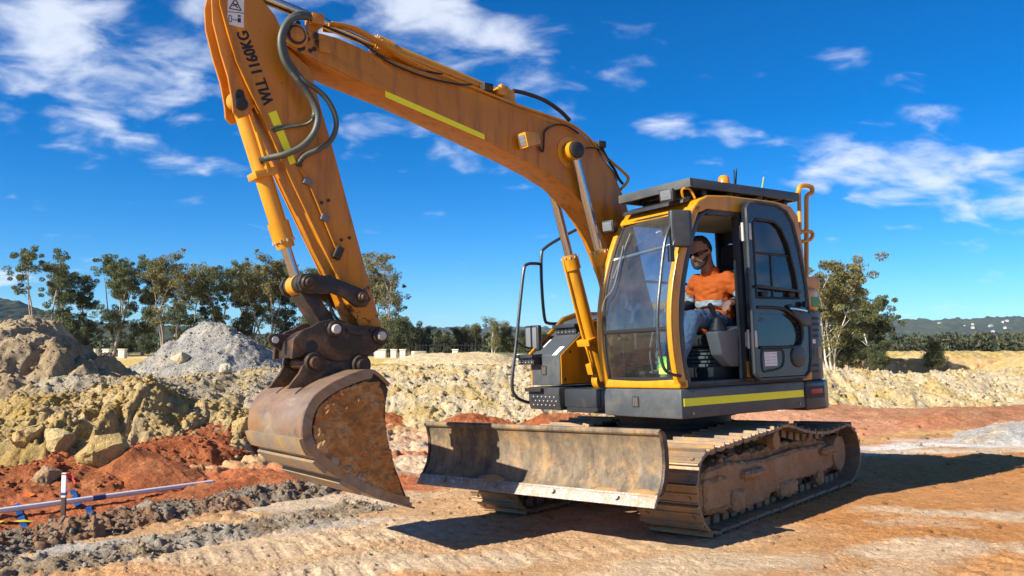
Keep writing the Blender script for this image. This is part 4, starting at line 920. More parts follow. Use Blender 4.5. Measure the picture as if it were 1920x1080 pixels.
# ---------------------------------------------------------------- upper works
dk = UB(); dk.box(-.60, 1.194, .206, 1.246, .955, 1.224); D_ = dk.build('cab_deck', M_dust, exc, bevel=.022)
UB().box(-.57, 1.165, 1.2455, 1.2500, 1.068, 1.138).build('reflective_strip', M_strip, D_)
def slot(parent, x, y, z):
    UB().box(x, x + .006, y - .045, y + .045, z - .05, z + .05).build('slot_plate', M_blk, parent)
    for dy in (-.022, 0, .022): UB().box(x + .004, x + .010, y + dy - .007, y + dy + .007, z - .04, z + .04).build('slot', M_steel, parent)
slot(D_, 1.194, .66, 1.10)
for x in (1.05, -.5): UB().cyl((x, 1.244, 1.0), (x, 1.254, 1.0), .014, n=6).build('bolt', M_steel, D_)
ff = UB(); ff.box(-1.3, .98, -.66, .205, .955, 1.19); ff.box(.0, .55, -.42, .16, 1.19, 1.40); ff.build('house_frame', M_blk, exc, bevel=.015)
UB().box(.55, 1.02, -.60, .20, .952, .968).build('belly_plate', M_rust, exc)
arc = lambda r, a0, a1, n=14: [(r * math.cos(a), r * math.sin(a)) for a in np.linspace(a0, a1, n)]
def tailpoly(r, yl): a = math.asin(min(1, yl / r)); return [(-.61, yl), (-r * math.cos(a) + .09, yl)] + arc(r, math.pi - a + .06, math.pi + a - .06) + [(-r * math.cos(a) + .09, -yl), (-.61, -yl)]
cw = UB(); cw.prism_z(tailpoly(1.60, 1.25), .925, 1.222); CW = cw.build('counterweight', M_blk, exc, bevel=.03, seg=3)
cv_ = UB(); cv_.prism_z([(-.765, 1.205)] + tailpoly(1.57, 1.205)[1:-1] + [(-.765, -1.205)], 1.226, 1.94); EC = cv_.build('engine_cover', M_dust, exc, bevel=.02)
hd = UB(); hd.prism_z([(-.77, 1.19)] + tailpoly(1.56, 1.19)[1:-1] + [(-.77, -1.19)], 1.944, 2.20); HD = hd.build('engine_hood', M_yel, exc, bevel=.07, seg=4)
UB().box(-1.18, -.80, .62, 1.10, 2.19, 2.32).build('filter_box', M_yel, HD, bevel=.02)
def tail_plate(px, py, w, h, y, m, nm, par, out=.008):
    (x, z), = tr([(px, py)], y); UB().box(x - w / 2, x + w / 2, y - .02, y + out, z - h / 2, z + h / 2).build(nm, m, par, bevel=.002)
for py in (597, 608, 619, 630, 685, 696): tail_plate(1526, py, .15, .028, 1.202, M_rub, 'vent_slot', EC)
tail_plate(1524, 640, .075, .045, 1.202, M_white, 'sticker', EC); tail_plate(1523, 660, .05, .07, 1.202, M_rub, 'latch', EC); tail_plate(1536.5, 661, .05, .12, 1.200, plain('brass sticker', (.42, .36, .18), .5), 'sticker', EC)
tail_plate(1528, 566, .13, .105, 1.186, M_grn, 'sticker', HD)
tail_plate(1531, 733, .19, .048, 1.246, M_redl, 'reflector', CW); tail_plate(1527, 735, .32, .12, 1.243, M_rub, 'reflector_recess', CW)
def flat_text(body, size, p, xdir, updir, m, parent, name, bold=.0, T=US, stretch=1.0):
    cu = bpy.data.curves.new(name, 'FONT'); cu.body = body; cu.size = size; cu.offset = bold; cu.align_x = 'LEFT'; cu.space_character = 1.05; cu.extrude = .0015
    to = bpy.data.objects.new(name, cu); COL.objects.link(to)
    dg = bpy.context.evaluated_depsgraph_get(); me = bpy.data.meshes.new_from_object(to.evaluated_get(dg)); bpy.data.objects.remove(to)
    xd, ud = Vector(xdir).normalized(), Vector(updir).normalized(); nd = xd.cross(ud)
    M = Matrix((xd * stretch, ud, nd)).transposed().to_4x4(); M.translation = Vector(p); me.transform((T or Matrix()) @ M)
    me.materials.clear(); me.materials.append(m); o = bpy.data.objects.new(name, me); COL.objects.link(o); o.parent = parent; return o
flat_text('7', .075, (-1.065, 1.257, 1.125), (-1, 0, 0), (0, 0, 1), M_white, CW, 'marking', .003)

# right-hand side: tool box, step box, rails
tb = UB(); tbp = [(1.02, 1.235), (1.02, 1.57), (.52, 1.96), (.30, 2.02), (-.76, 2.02), (-.76, 1.235)]
tb.prism_y(tbp, -1.22, -.70); TB = tb.build('tool_box', M_dust, exc, bevel=.015)
UB().prism_y([(1.005, 1.25), (1.005, 1.565), (.52, 1.935), (.30, 1.99), (-.7, 1.99), (-.7, 1.25)], -.702, -.690).build('side_panel', M_yel, TB)
UB().prism_y([(1.03, 1.56), (1.04, 1.60), (.52, 2.02), (.30, 2.08), (-.76, 2.08), (-.76, 2.0), (.30, 2.0), (.5, 1.95)], -1.252, -1.215).build('trim', M_yel, TB, bevel=.008)
UB().box(-.7, 1.01, -1.246, -1.219, 1.24, 1.58).build('side_panel', M_yel, TB)
slot(TB, 1.02, -.98, 1.40)
for (x, z) in ((.985, 1.30), (.90, 1.60)): UB().cyl((x - .02, -.694, z), (x - .02, -.68, z), .016, n=8).build('bolt', M_rub, TB)
def on_slope(t, y0, y1, w, m, nm):
    a, b = Vector((1.02, 0, 1.57)), Vector((.52, 0, 1.96)); d = (b - a).normalized(); n = Vector((-d.z, 0, d.x)); n = n if n.z > 0 else -n
    c = a.lerp(b, t); UB().obox((c.x + n.x * .004, (y0 + y1) / 2, c.z + n.z * .004), d * w, (0, (y1 - y0) / 2, 0), n * .003).build(nm, m, TB)
on_slope(.10, -.815, -.735, .075, M_white, 'sticker'); on_slope(.34, -1.17, -1.11, .07, M_white, 'sticker')
def step(x, y0, y1, z, nm='step'):
    s = UB(); s.box(x - .06, x + .14, y0, y1, z - .012, z + .03); s.box(x - .06, x + .10, y0 + .02, y1 - .02, z - .085, z - .010); o = s.build(nm, M_blk, TB, bevel=.006)
    h = UB()
    for i in range(5):
        for j in range(2):
            yy = y0 + (y1 - y0) * (i + 1) / 6; zz = z - .03 - .028 * j; h.cyl((x + .098, yy, zz), (x + .104, yy, zz), .005, n=6)
    h.build('perforation', M_white, o)
step(1.02, -1.36, -1.02, 1.555); step(.64, -1.12, -.72, 1.885)
sb = UB(); sb.prism_y([(1.04, .965), (1.06, 1.06), (1.06, 1.215), (-.6, 1.215), (-.6, .965)], -1.245, -.68); SB = sb.build('step_box', M_blk, exc, bevel=.02)
UB().box(.85, 1.11, -1.25, -.95, 1.165, 1.205).build('tread', M_rust, SB, bevel=.006)
h = UB()
for i in range(6):
    for j in range(3): h.cyl((1.058, -1.14 + i * .075 + (j % 2) * .035, 1.02 + j * .045), (1.068, -1.14 + i * .075 + (j % 2) * .035, 1.02 + j * .045), .006, n=6)
h.build('perforation', M_white, SB)
UB().box(.55, .99, -.68, -.08, 1.0, 1.20).build('front_cover', M_blk, SB, bevel=.02)
RL = -1.27
r1 = UB(); r1.tube(spline(tr3([(1000, 755), (985, 753), (966, 742), (960, 715), (968, 645), (974, 580), (982, 508), (988, 496), (1000, 494), (1014, 495)], RL), 5), .019, 8); r1.build('handrail', M_rail, exc)
r2 = UB(); r2.tube(spline(tr3([(1082, 430), (1050, 447), (1022, 465), (1015, 480), (1016, 540), (1021, 596), (1028, 606), (1045, 607)], RL), 5), .019, 8); r2.build('handrail', M_rail, exc)
# mirror on the rail
mp0 = tr([(1000, 633)], RL)[0]
mm_ = UB(); mm_.box(mp0[0] - .03, mp0[0] + .03, RL - .13, RL + .13, mp0[1] - .15, mp0[1] + .14); MI = mm_.build('side_mirror', M_blk, exc, bevel=.02, seg=3)
UB().box(mp0[0] + .028, mp0[0] + .034, RL - .10, RL + .10, mp0[1] - .125, mp0[1] + .115).build('mirror_back', M_grey, MI, bevel=.002)
UB().tube(spline(tr3([(968, 640), (984, 650), (998, 652), (1003, 640)], RL + .02), 5), .012, 6).build('mirror_arm', M_rail, MI)
# cab-side ladder rails behind the cab
yr = UB(); yr.tube(spline([Vector(p) for p in tr3([(1512, 520), (1512, 440), (1512, 392), (1513, 368), (1522, 362), (1522, 352), (1512, 348), (1500, 350), (1496, 362), (1482, 378)], .92)], 4), .026, 8)
yr.tube(spline([Vector(p) for p in tr3([(1500, 435), (1518, 434), (1524, 440), (1518, 450), (1502, 453)], .92)], 4), .022, 8); yr.tube(tr3([(1498, 360), (1500, 440)], .92), .022, 8)
yr.build('ladder_rail', M_yel, exc)

# ---------------------------------------------------------------- cab
FX = [(1.222, 1.19), (1.30, 1.215), (1.45, 1.245), (1.62, 1.265), (1.80, 1.27), (2.0, 1.255), (2.2, 1.215), (2.4, 1.155), (2.6, 1.075), (2.78, .985), (2.90, .91), (2.97, .85)]    # z, x of the windscreen line
fx = lambda z: float(np.interp(z, [a for a, b in FX], [b for a, b in FX]))
YL, YR = 1.235, .215
def beam(pts, w, d, m, nm, par, T=True):      # pillar of w (y) by d (x) along points
    b = UB(); b.loft([[(x - d / 2, y - w / 2, z), (x + d / 2, y - w / 2, z), (x + d / 2, y + w / 2, z), (x - d / 2, y + w / 2, z)] for x, y, z in pts]); return b.build(nm, m, par, bevel=.018, seg=3)
cabf = UB()
zs = np.linspace(1.226, 2.93, 20)
for y in (YL - .035, YR + .03):
    cabf.loft([[(fx(z) - .11, y - .035, z), (fx(z) - .005, y - .035, z), (fx(z) - .005, y + .035, z), (fx(z) - .11, y + .035, z)] for z in zs])
cabf.box(fx(1.25) - .12, fx(1.25) + .0, YR, YL, 1.226, 1.31)                                   # sill
cabf.loft([[(fx(2.86) - .13, y, 2.86), (fx(2.86) - .005, y, 2.86), (.83, y, 2.975), (.70, y, 3.03), (.62, y, 2.93)] for y in (YR, YL)])   # header
CAB = cabf.build('cab', M_yel, exc, bevel=.02, seg=3)
rf = UB(); rp = [(.84, 2.965), (.70, 3.03), (.4, 3.052), (-.3, 3.055), (-.56, 3.03), (-.68, 2.93), (-.68, 2.90), (.80, 2.90)]
rf.prism_y(rp, YR + .005, YL - .002); rf.build('roof', M_yel, CAB, bevel=.05, seg=4)
rq = UB(); rq.prism_y([(-.44, 2.93), (-.68, 2.93), (-.74, 2.6), (-.765, 2.2), (-.765, 1.226), (-.60, 1.226), (-.60, 2.2), (-.56, 2.6)], YL - .09, YL - .004); rq.build('rear_pillar', M_yel, CAB, bevel=.02, seg=3)
rq = UB(); rq.prism_y([(-.60, 2.93), (-.68, 2.93), (-.74, 2.6), (-.765, 2.2), (-.765, 1.226), (-.66, 1.226), (-.66, 2.2), (-.64, 2.6)], YR + .004, YL - .09)
RW = rq
# rear wall as a frame with a window
def wall_frame(nm, m, par, quad_out, quad_in, th):
    """a panel with an opening; quads given as 4 corner points, th is the thickness vector"""
    b = UB(); th = Vector(th); o = [Vector(p) for p in quad_out]; i = [Vector(p) for p in quad_in]
    for k in range(4):
        l = (k + 1) % 4; q = [o[k], o[l], i[l], i[k]]; b.loft([q, [p + th for p in q]])
    return b.build(nm, m, par)
def pane(nm, m, par, pts, th=(0, 0, 0)):
    b = UB(); P = [Vector(p) for p in pts]; t = Vector(th); b.loft([P, [p + t for p in P]]); return b.build(nm, m, par)
wall_frame('rear_wall', M_in, CAB, [(-.70, YR, 1.226), (-.70, YL - .1, 1.226), (-.64, YL - .1, 2.92), (-.64, YR, 2.92)], [(-.69, YR + .1, 1.9), (-.69, YL - .2, 1.9), (-.66, YL - .2, 2.75), (-.66, YR + .1, 2.75)], (.04, 0, 0))
pane('rear_window', M_side, CAB, [(-.675, YR + .08, 1.88), (-.675, YL - .18, 1.88), (-.645, YL - .18, 2.77), (-.645, YR + .08, 2.77)], (.006, 0, 0))
# right-hand wall: big window
wall_frame('right_wall', M_in, CAB, [(1.10, YR, 1.226), (-.66, YR, 1.226), (-.62, YR, 2.92), (.80, YR, 2.92)], [(1.06, YR, 1.70), (-.55, YR, 1.70), (-.55, YR, 2.88), (.80, YR, 2.88)], (0, .035, 0))
pane('right_window', M_side, CAB, [(1.08, YR + .01, 1.68), (-.57, YR + .01, 1.68), (-.57, YR + .01, 2.89), (.80, YR + .01, 2.89)], (0, .006, 0))
UB().box(-.66, 1.14, YR + .01, YL - .01, 1.226, 1.262).build('floor', M_in, CAB)
UB().box(-.62, .78, YR + .04, YL - .04, 2.875, 2.90).build('headlining', plain('pale headlining', (.30, .30, .29), .8), CAB)
UB().tube([(.60, YR + .05, 2.30), (-.40, YR + .05, 2.28)], .014, 6).build('window_bar', M_rub, CAB)
# black frame round the door opening
dfm = UB(); dz = [(1.275, 1.10), (1.45, 1.145), (1.8, 1.165), (2.2, 1.11), (2.5, 1.02), (2.72, .92), (2.84, .82), (2.895, .70)]
dfm.loft([[(x - .075, YL - .085, z), (x - .002, YL - .085, z), (x - .002, YL - .012, z), (x - .075, YL - .012, z)] for z, x in dz])
dfm.loft([[(.70, YL - .085, 2.845), (.70, YL - .012, 2.845), (.70, YL - .012, 2.93), (.70, YL - .085, 2.93)], [(.15, YL - .085, 2.86), (.15, YL - .012, 2.86), (.15, YL - .012, 2.945), (.15, YL - .085, 2.945)]])
dfm.box(.155, .265, YL - .10, YL - .006, 1.262, 2.95); dfm.box(.15, 1.10, YL - .085, YL - .010, 1.226, 1.285)
dfm.prism_y([(.155, 1.23), (.155, 2.95), (-.43, 2.93), (-.545, 2.6), (-.585, 2.2), (-.585, 1.23)], YL - .10, YL - .022)
dfm.build('door_frame', M_blk, CAB, bevel=.012)
UB().box(.16, .262, YL - .008, YL + .004, 1.30, 1.45).build('lower_trim', M_yel, CAB, bevel=.003)
for zc in (2.70, 1.66):
    hg_ = UB(); hg_.cyl((.262, YL + .035, zc - .09), (.262, YL + .035, zc + .09), .016, n=10); hg_.box(.19, .262, YL - .005, YL + .02, zc - .07, zc + .07); hg_.build('hinge', M_pin, CAB)
# windscreen in two panes with black seals
def screen(nm, z0, z1, m, inset):
    b = UB(); V = []; n = 14; zz = np.linspace(z0, z1, n); yy = np.linspace(YR + .075, YL - .085, 9)
    f = []
    for i, z in enumerate(zz):
        for j, y in enumerate(yy):
            bow = .035 * (1 - ((y - (YL + YR) / 2) / .5) ** 2); V.append((fx(z) - inset + bow - .03, y, z))
    for i in range(n - 1):
        for j in range(8): a = i * 9 + j; f.append((a, a + 1, a + 10, a + 9))
    b.add(V, f); b.add([(x - .006, y, z) for x, y, z in V], [q[::-1] for q in f]); return b.build(nm, m, CAB, angle=70), V
W1, V1 = screen('windscreen', 1.775, 2.875, M_glass, .02); W2, V2 = screen('lower_windscreen', 1.315, 1.765, M_side, .02)
def seal(V, par):
    n = len(V) // 9; L = [V[j] for j in range(9)] + [V[i * 9 + 8] for i in range(1, n)] + [V[(n - 1) * 9 + j] for j in range(7, -1, -1)] + [V[i * 9] for i in range(n - 2, 0, -1)]
    UB().tube(L, .016, 6, closed=True).build('seal', M_rub, par)
seal(V1, W1); seal(V2, W2)
# sun blind folded behind the top of the screen, and wiper
UB().tube([(fx(2.45) - .07, YR + .09, 2.50), (fx(2.50) - .07, YL - .12, 2.56)], .016, 6).build('blind_bar', M_white, CAB)
if False: pane('sun_blind', M_in, CAB, [(fx(2.56) - .08, YR + .09, 2.53), (fx(2.56) - .08, YL - .12, 2.58), (fx(2.85) - .08, YL - .12, 2.85), (fx(2.85) - .08, YR + .12, 2.85)], (-.004, 0, 0))
wp = UB(); wp.tube(spline([(fx(1.9) + .02, .33, 1.98), (fx(2.1) + .03, .36, 2.1), (fx(2.25) + .03, .46, 2.22), (fx(2.6) + .02, .47, 2.62)], 5), .008, 5); wp.tube([(fx(2.3) + .025, .43, 2.30), (fx(2.75) + .02, .50, 2.75)], .007, 5); wp.build('wiper', M_grey, CAB)
UB().box(fx(1.42) - .035, fx(1.42) - .03 + .002, 1.00, 1.10, 1.36, 1.52).build('inspection_tag', M_lime, CAB)
# visor strip under the roof guard
UB().loft([[(.86, y, 2.97), (.94, y, 2.955), (.93, y, 2.99), (.80, y, 3.035)] for y in (YR + .10, YL - .10)]).build('rain_visor', M_blk, CAB, bevel=.005)
# grab rail curving past the windscreen
gr = UB(); gr.tube(spline(tr3([(1268, 398), (1258, 420), (1246, 458), (1237, 537), (1233, 590), (1235, 640), (1243, 685), (1255, 700), (1276, 705)], 1.235), 6), .015, 8); gr.build('grab_rail', M_rail, exc)
# left mirror
mc = Vector((1.13, 1.27, 2.68)); ml = UB(); ml.prism_z([(mc.x - .10, mc.y - .02), (mc.x + .095, mc.y - .06), (mc.x + .10, mc.y - .01), (mc.x - .06, mc.y + .07), (mc.x - .10, mc.y + .06)], mc.z - .175, mc.z + .165)
LM = ml.build('cab_mirror', M_blk, exc, bevel=.02, seg=3)
ar = UB(); ar.tube(spline(tr3([(1262, 470), (1264, 450), (1270, 432), (1276, 425)], 1.26), 5), .012, 6); ar.box(1.22, 1.27, 1.235, 1.27, 2.37, 2.52); ar.build('mirror_arm', M_rail, LM)
# roof guard with supports, lamps, beacon, aerials
gd = UB(); gd.box(-.75, .90, .225, 1.205, 3.158, 3.182); gd.box(.865, .902, .222, 1.208, 3.10, 3.185); gd.box(-.752, -.71, .222, 1.208, 3.10, 3.185); gd.box(-.71, .865, 1.17, 1.2085, 3.10, 3.185); gd.box(-.71, .865, .2215, .26, 3.10, 3.185)
GD = gd.build('roof_guard', M_dust, exc, bevel=.004)
for x in (.62, .15, -.30, -.62):
    for y in (.32, 1.12): UB().box(x - .025, x + .025, y - .012, y + .012, 3.0, 3.16).build('bracket', M_blk, GD)
    UB().box(x - .02, x + .02, .26, 1.17, 3.125, 3.155).build('cross_bar', M_rust, GD)
def on_top(px, py, y, z0): (x, z), = tr([(px, py)], y); return Vector((x, y, z0))
p = on_top(1357, 338, 1.06, 3.18); UB().rod([(0, .062), (.035, .062), (.05, .058), (.095, .052), (.115, .035), (.12, .0)], p, (0, 0, 1), 18).build('beacon', M_amb, GD)
a = tr3([(1377, 343), (1376, 318)], .85); b = tr3([(1377, 343), (1381, 316)], .85); c = tr3([(1424, 350), (1432, 332)], .85)
for q, m in ((a, M_rub), (b, M_rub), (c, plain('aerial', (.35, .38, .12), .5))): q[0] = (q[0][0], q[0][1], 3.17); UB().tube(q, .008, 5).build('aerial', m, GD)
def work_lamp(c, aim, m=M_rub, s=(.075, .062, .05), par=exc, lensm=M_lamp):
    c, n = Vector(c), Vector(aim).normalized(); sd_ = n.cross(Vector((0, 0, 1))).normalized(); u = sd_.cross(n)
    b = UB(); f = c + n * s[2]; k = c - n * s[2]
    b.loft([[f + sd_ * s[0] * i + u * s[1] * j for i, j in ((-1, -1), (1, -1), (1, 1), (-1, 1))], [k + sd_ * s[0] * .75 * i + u * s[1] * .75 * j for i, j in ((-1, -1), (1, -1), (1, 1), (-1, 1))]])
    o = b.build('work_lamp', m, par, bevel=.01); UB().obox(f + n * .002, sd_ * s[0] * .74, u * s[1] * .72, n * .004).build('lens', lensm, o, bevel=.002)
    for k in (-1, 1): UB().obox(f + n * .006 + u * s[1] * .28 * k, sd_ * s[0] * .8, u * s[1] * .02, n * .002).build('lens_rib', M_grey, o)
    return o
l1 = work_lamp((1.02, .205, 2.86), (1, .25, -.12)); UB().tube([(1.0, .21, 2.82), (.93, .235, 2.80), (.85, .26, 2.92)], .014, 6).build('bracket', M_blk, l1)
l2 = work_lamp((1.00, 1.02, 3.04), (1, .25, -.12)); UB().tube([(.96, 1.02, 3.0), (.88, 1.04, 2.98)], .016, 6).build('bracket', M_blk, l2)
UB().tube(spline([(.88, 1.10, 2.99), (.92, 1.12, 3.08), (.85, 1.15, 3.09), (.80, 1.17, 3.0)], 4), .012, 6).build('lamp_hook', M_yel, CAB)
# ---------------------------------------------------------------- the open door, folded back along the cab
def ring(outer, inner, n=48):
    """join an outline and an opening point by point (both seen from their common centre)"""
    cx = sum(p[0] for p in inner) / len(inner); cz = sum(p[1] for p in inner) / len(inner)
    def cast(poly, a):
        d = (math.cos(a), math.sin(a)); best = None
        for (p, q) in zip(poly, poly[1:] + poly[:1]):
            ex, ez = q[0] - p[0], q[1] - p[1]; den = d[0] * ez - d[1] * ex
            if abs(den) < 1e-9: continue
            t = ((p[0] - cx) * ez - (p[1] - cz) * ex) / den; s = ((p[0] - cx) * d[1] - (p[1] - cz) * d[0]) / den
            if t > 0 and -1e-6 <= s <= 1 + 1e-6 and (best is None or t > best): best = t
        return (cx + d[0] * best, cz + d[1] * best)
    angs = sorted(set([2 * math.pi * k / n for k in range(n)] + [math.atan2(p[1] - cz, p[0] - cx) % (2 * math.pi) for p in outer + inner]))
    return [cast(outer, a) for a in angs], [cast(inner, a) for a in angs]
def ring_prism(outer, inner, y0, y1):
    o, i = ring(outer, inner); b = UB(); n = len(o); V = []
    for y in (y0, y1): V += [(x, y, z) for x, z in o] + [(x, y, z) for x, z in i]
    f = []
    for k in range(n):
        l = (k + 1) % n
        f += [(k, l, n + l, n + k), (2 * n + k, 3 * n + k, 3 * n + l, 2 * n + l), (k, 2 * n + k, 2 * n + l, l), (n + k, n + l, 3 * n + l, 3 * n + k)]
    return b.add(V, f)
dout_u = [(.265, 1.93), (.265, 2.93), (.22, 2.99), (.10, 3.01), (-.22, 3.0), (-.36, 2.95), (-.46, 2.83), (-.55, 2.55), (-.62, 2.2), (-.645, 1.93)]
din_u = [(.17, 2.06), (.17, 2.78), (.12, 2.83), (-.16, 2.82), (-.26, 2.76), (-.36, 2.60), (-.45, 2.3), (-.485, 2.06)]
dout_l = [(.265, 1.32), (.265, 1.93), (-.645, 1.93), (-.655, 1.75), (-.64, 1.45), (-.60, 1.31), (-.52, 1.26), (.20, 1.26)]
din_l = [(.165, 1.59), (.165, 1.90), (-.30, 1.90), (-.38, 1.84), (-.47, 1.80), (-.47, 1.62), (-.42, 1.59)]
DY0, DY1 = 1.268, 1.318
db = ring_prism(dout_u, din_u, DY0, DY1); b2 = ring_prism(dout_l, din_l, DY0, DY1); db.add(b2.v, b2.f)
M_door = worn('glossy black door paint', (.012, .016, .021), .22, dirt=(.09, .075, .06), dirt_lo=.52, dirt_hi=.85, dirt_max=.35, chip=(.16, .17, .17), chip_lo=.74, bstr=.03, coat=.4)
bm_door = db.build('door', M_door, exc, angle=30)
pane('window_pane', M_tint, bm_door, [(x, 1.290, z) for x, z in [(.18, 2.05), (.18, 2.79), (.12, 2.84), (-.16, 2.83), (-.27, 2.77), (-.37, 2.60), (-.46, 2.3), (-.495, 2.05)]], (0, .006, 0))
pane('window_pane', M_tint, bm_door, [(x, 1.290, z) for x, z in [(.18, 1.58), (.18, 1.91), (-.48, 1.91), (-.48, 1.58)]], (0, .006, 0))
o_, i_ = ring(dout_u[1:-1] + dout_l[3:] + dout_l[:2], [(.1, 1.7), (.1, 2.6), (-.3, 2.6), (-.3, 1.7)], 60)
UB().tube([(x * .985 - .003, DY1 + .002, 2.13 + (z - 2.13) * .985) for x, z in o_], .018, 6, closed=True).build('edge_seal', M_blk, bm_door)
UB().tube([(x, DY1, z) for x, z in ring(dout_u, din_u)[1]], .013, 5, closed=True).build('window_seal', M_rub, bm_door)
UB().tube([(.17, 1.30, 2.50), (-.38, 1.30, 2.49)], .012, 5).build('sash_rail', M_rub, bm_door)
UB().tube([(-.10, 1.30, 2.06), (-.10, 1.30, 2.50)], .010, 5).build('sash_stile', M_rub, bm_door)
UB().tube(spline([(.18, DY1 + .01, 2.165), (.15, DY1 + .045, 2.165), (-.42, DY1 + .045, 2.13), (-.50, DY1 + .01, 2.125)], 5), .013, 7).build('grab_bar', M_rail, bm_door)
for x in (.06, -.36): UB().box(x - .045, x + .045, DY1 - .02, DY1 + .02, 2.075, 2.12).build('window_latch', M_rub, bm_door, bevel=.008)
hb = UB(); hb.prism_y([(-.27, 1.985), (-.33, 2.0), (-.58, 1.93), (-.64, 1.88), (-.635, 1.78), (-.52, 1.78), (-.40, 1.86)], DY1 - .01, DY1 + .03); hb.build('handle_cover', M_blk, bm_door, bevel=.012, seg=3)
UB().tube(spline([(-.28, DY1 + .035, 1.955), (-.40, DY1 + .05, 1.945), (-.54, DY1 + .045, 1.93)], 5), .014, 6).build('handle', M_chr, bm_door)
UB().cyl((-.53, DY1 + .02, 2.0), (-.53, DY1 + .06, 2.0), .03, n=12).build('lock', M_rub, bm_door)
for zz in (1.62, 1.93): pass
dr = UB(); dr.tube(spline([(.17, DY1, 1.575), (-.35, DY1 + .004, 1.575), (-.46, DY1 + .006, 1.60), (-.50, DY1 + .01, 1.70), (-.46, DY1 + .02, 1.82), (-.33, DY1 + .02, 1.90), (-.18, DY1 + .015, 1.955), (.17, DY1, 1.965)], 5), .016, 6); dr.build('moulding', M_rub, bm_door)
rc = UB(); rc.tube(spline([(.14, DY1, 1.36), (.14, DY1, 1.53), (.10, DY1, 1.555), (-.14, DY1, 1.55), (-.19, DY1, 1.52), (-.18, DY1, 1.42), (-.12, DY1, 1.37), (.05, DY1, 1.35)], 4, True), .012, 6, closed=True); rc.build('pocket_rim', M_rub, bm_door)
sh_ = UB().box(-.085, .105, DY1 - .004, DY1 + .004, 1.395, 1.53).build('inspection_sheet', M_white, bm_door)
for k in range(8): UB().box(-.07 + (k % 2) * .09, .0 + (k % 2) * .085, DY1 + .003, DY1 + .0055, 1.51 - .03 * (k // 2), 1.514 - .03 * (k // 2)).build('print_line', M_grey, bm_door)
UB().rod([(0, .115), (.015, .11), (.02, .09)], (-.42, DY1, 1.48), (0, 1, 0), 24).build('speaker_cover', M_blk, bm_door)
for zc in (2.70, 1.66): UB().box(.20, .268, DY1 - .004, DY1 + .008, zc - .08, zc + .08).build('hinge_plate', M_pin, bm_door, bevel=.003)
flat_text('HCE', .055, (.15, 1.300, 1.83), (-1, 0, 0), (0, 0, 1), M_grey, bm_door, 'marking')

# ---------------------------------------------------------------- inside the cab
st = UB(); st.box(-.10, .42, .50, .94, 1.60, 1.72); SEAT = st.build('seat', M_seat, exc, bevel=.05, seg=3)
UB().loft([[(-.14, y, 1.66), (-.02, y, 1.66), (-.10, y, 2.0), (-.17, y, 2.36), (-.28, y, 2.36), (-.27, y, 2.0)] for y in (.48, .96)]).build('backrest', M_seat, SEAT, bevel=.04, seg=3)
UB().loft([[(-.19, y, 2.40), (-.27, y, 2.40), (-.30, y, 2.66), (-.21, y, 2.68)] for y in (.58, .86)]).build('headrest', M_seat, SEAT, bevel=.035, seg=3)
sb_ = UB()
for k in range(5): sb_.box(-.08 + .0 * k, .34 - .01 * (k % 2) * 3, .52, .92, 1.40 + k * .04, 1.43 + k * .04)
sb_.build('suspension_bellows', M_grey, SEAT, bevel=.006)
UB().box(-.12, .50, .45, 1.02, 1.262, 1.40).build('seat_base', M_in, SEAT, bevel=.01)
UB().tube([(.42, 1.04, 1.66), (.34, 1.08, 1.58), (.24, 1.10, 1.44)], .014, 6).build('lever', M_rub, SEAT)
for s, y in ((1, 1.065), (-1, .37)):
    c = UB(); c.loft([[(.56, y - .075, 1.74), (.56, y + .075, 1.74), (.16, y + .085, 1.80), (.16, y - .085, 1.80)], [(.50, y - .07, 1.52), (.50, y + .07, 1.52), (.10, y + .08, 1.55), (.10, y - .08, 1.55)], [(.36, y - .06, 1.40), (.36, y + .06, 1.40), (.12, y + .07, 1.40), (.12, y - .07, 1.40)]])
    CO = c.build('console', M_grey, exc, bevel=.02, seg=3)
    bo = UB(); bo.tube([(.45, y, 1.75 + .022 * k) for k in range(7)], [.088 - .009 * k + (.008 if k % 2 else 0) for k in range(7)], 14); bo.build('boot', M_rub, CO)
    jt = (.445, y, 1.955)
    js = UB(); js.tube(spline([(.46, y, 1.86), (.50, y, 1.92), (.53, y, 1.97), (.56, y, 2.01)], 4), [.013, .013, .014, .017, .021, .024, .026, .027, .027, .026, .025, .024, .018], 10); js.build('joystick', M_rub, CO)
UB().box(-.62, -.32, .28, 1.14, 1.262, 1.90).build('rear_shelf', M_in, exc, bevel=.02)
UB().box(.80, 1.10, .30, .62, 1.262, 1.30).build('pedal_plate', M_in, exc)
pd = UB()
for y in (.62, .80): pd.obox((.95, y, 1.335), (.10, 0, .035), (0, .05, 0), (-.006, 0, .012))
pd.build('pedal', M_rub, exc)
for y in (.66, .76):
    UB().tube(spline([(.93, y, 1.31), (.98, y, 1.55), (.90, y, 1.85), (.88, y, 1.98)], 4), .011, 6).build('travel_lever', M_grey, exc)
mo = UB(); mo.box(.98, 1.02, .27, .42, 1.95, 2.15); MO = mo.build('monitor', M_in, exc, bevel=.01); UB().tube([(1.0, .30, 1.30), (1.0, .32, 1.96)], .016, 6).build('monitor_post', M_in, MO)
fn = UB(); fc = Vector((1.02, .50, 1.98))
for k in range(3):
    a = k * 2.09 + .4; d = Vector((0, math.cos(a), math.sin(a))); e = Vector((0, -math.sin(a), math.cos(a)))
    fn.loft([[fc + d * .02 + e * .02, fc + d * .02 - e * .02, fc + d * .02 - e * .02 + Vector((.01, 0, 0)), fc + d * .02 + e * .02 + Vector((.01, 0, 0))], [fc + d * .11 + e * .04, fc + d * .13 - e * .03, fc + d * .13 - e * .03 + Vector((.02, 0, 0)), fc + d * .11 + e * .04 + Vector((.02, 0, 0))]])
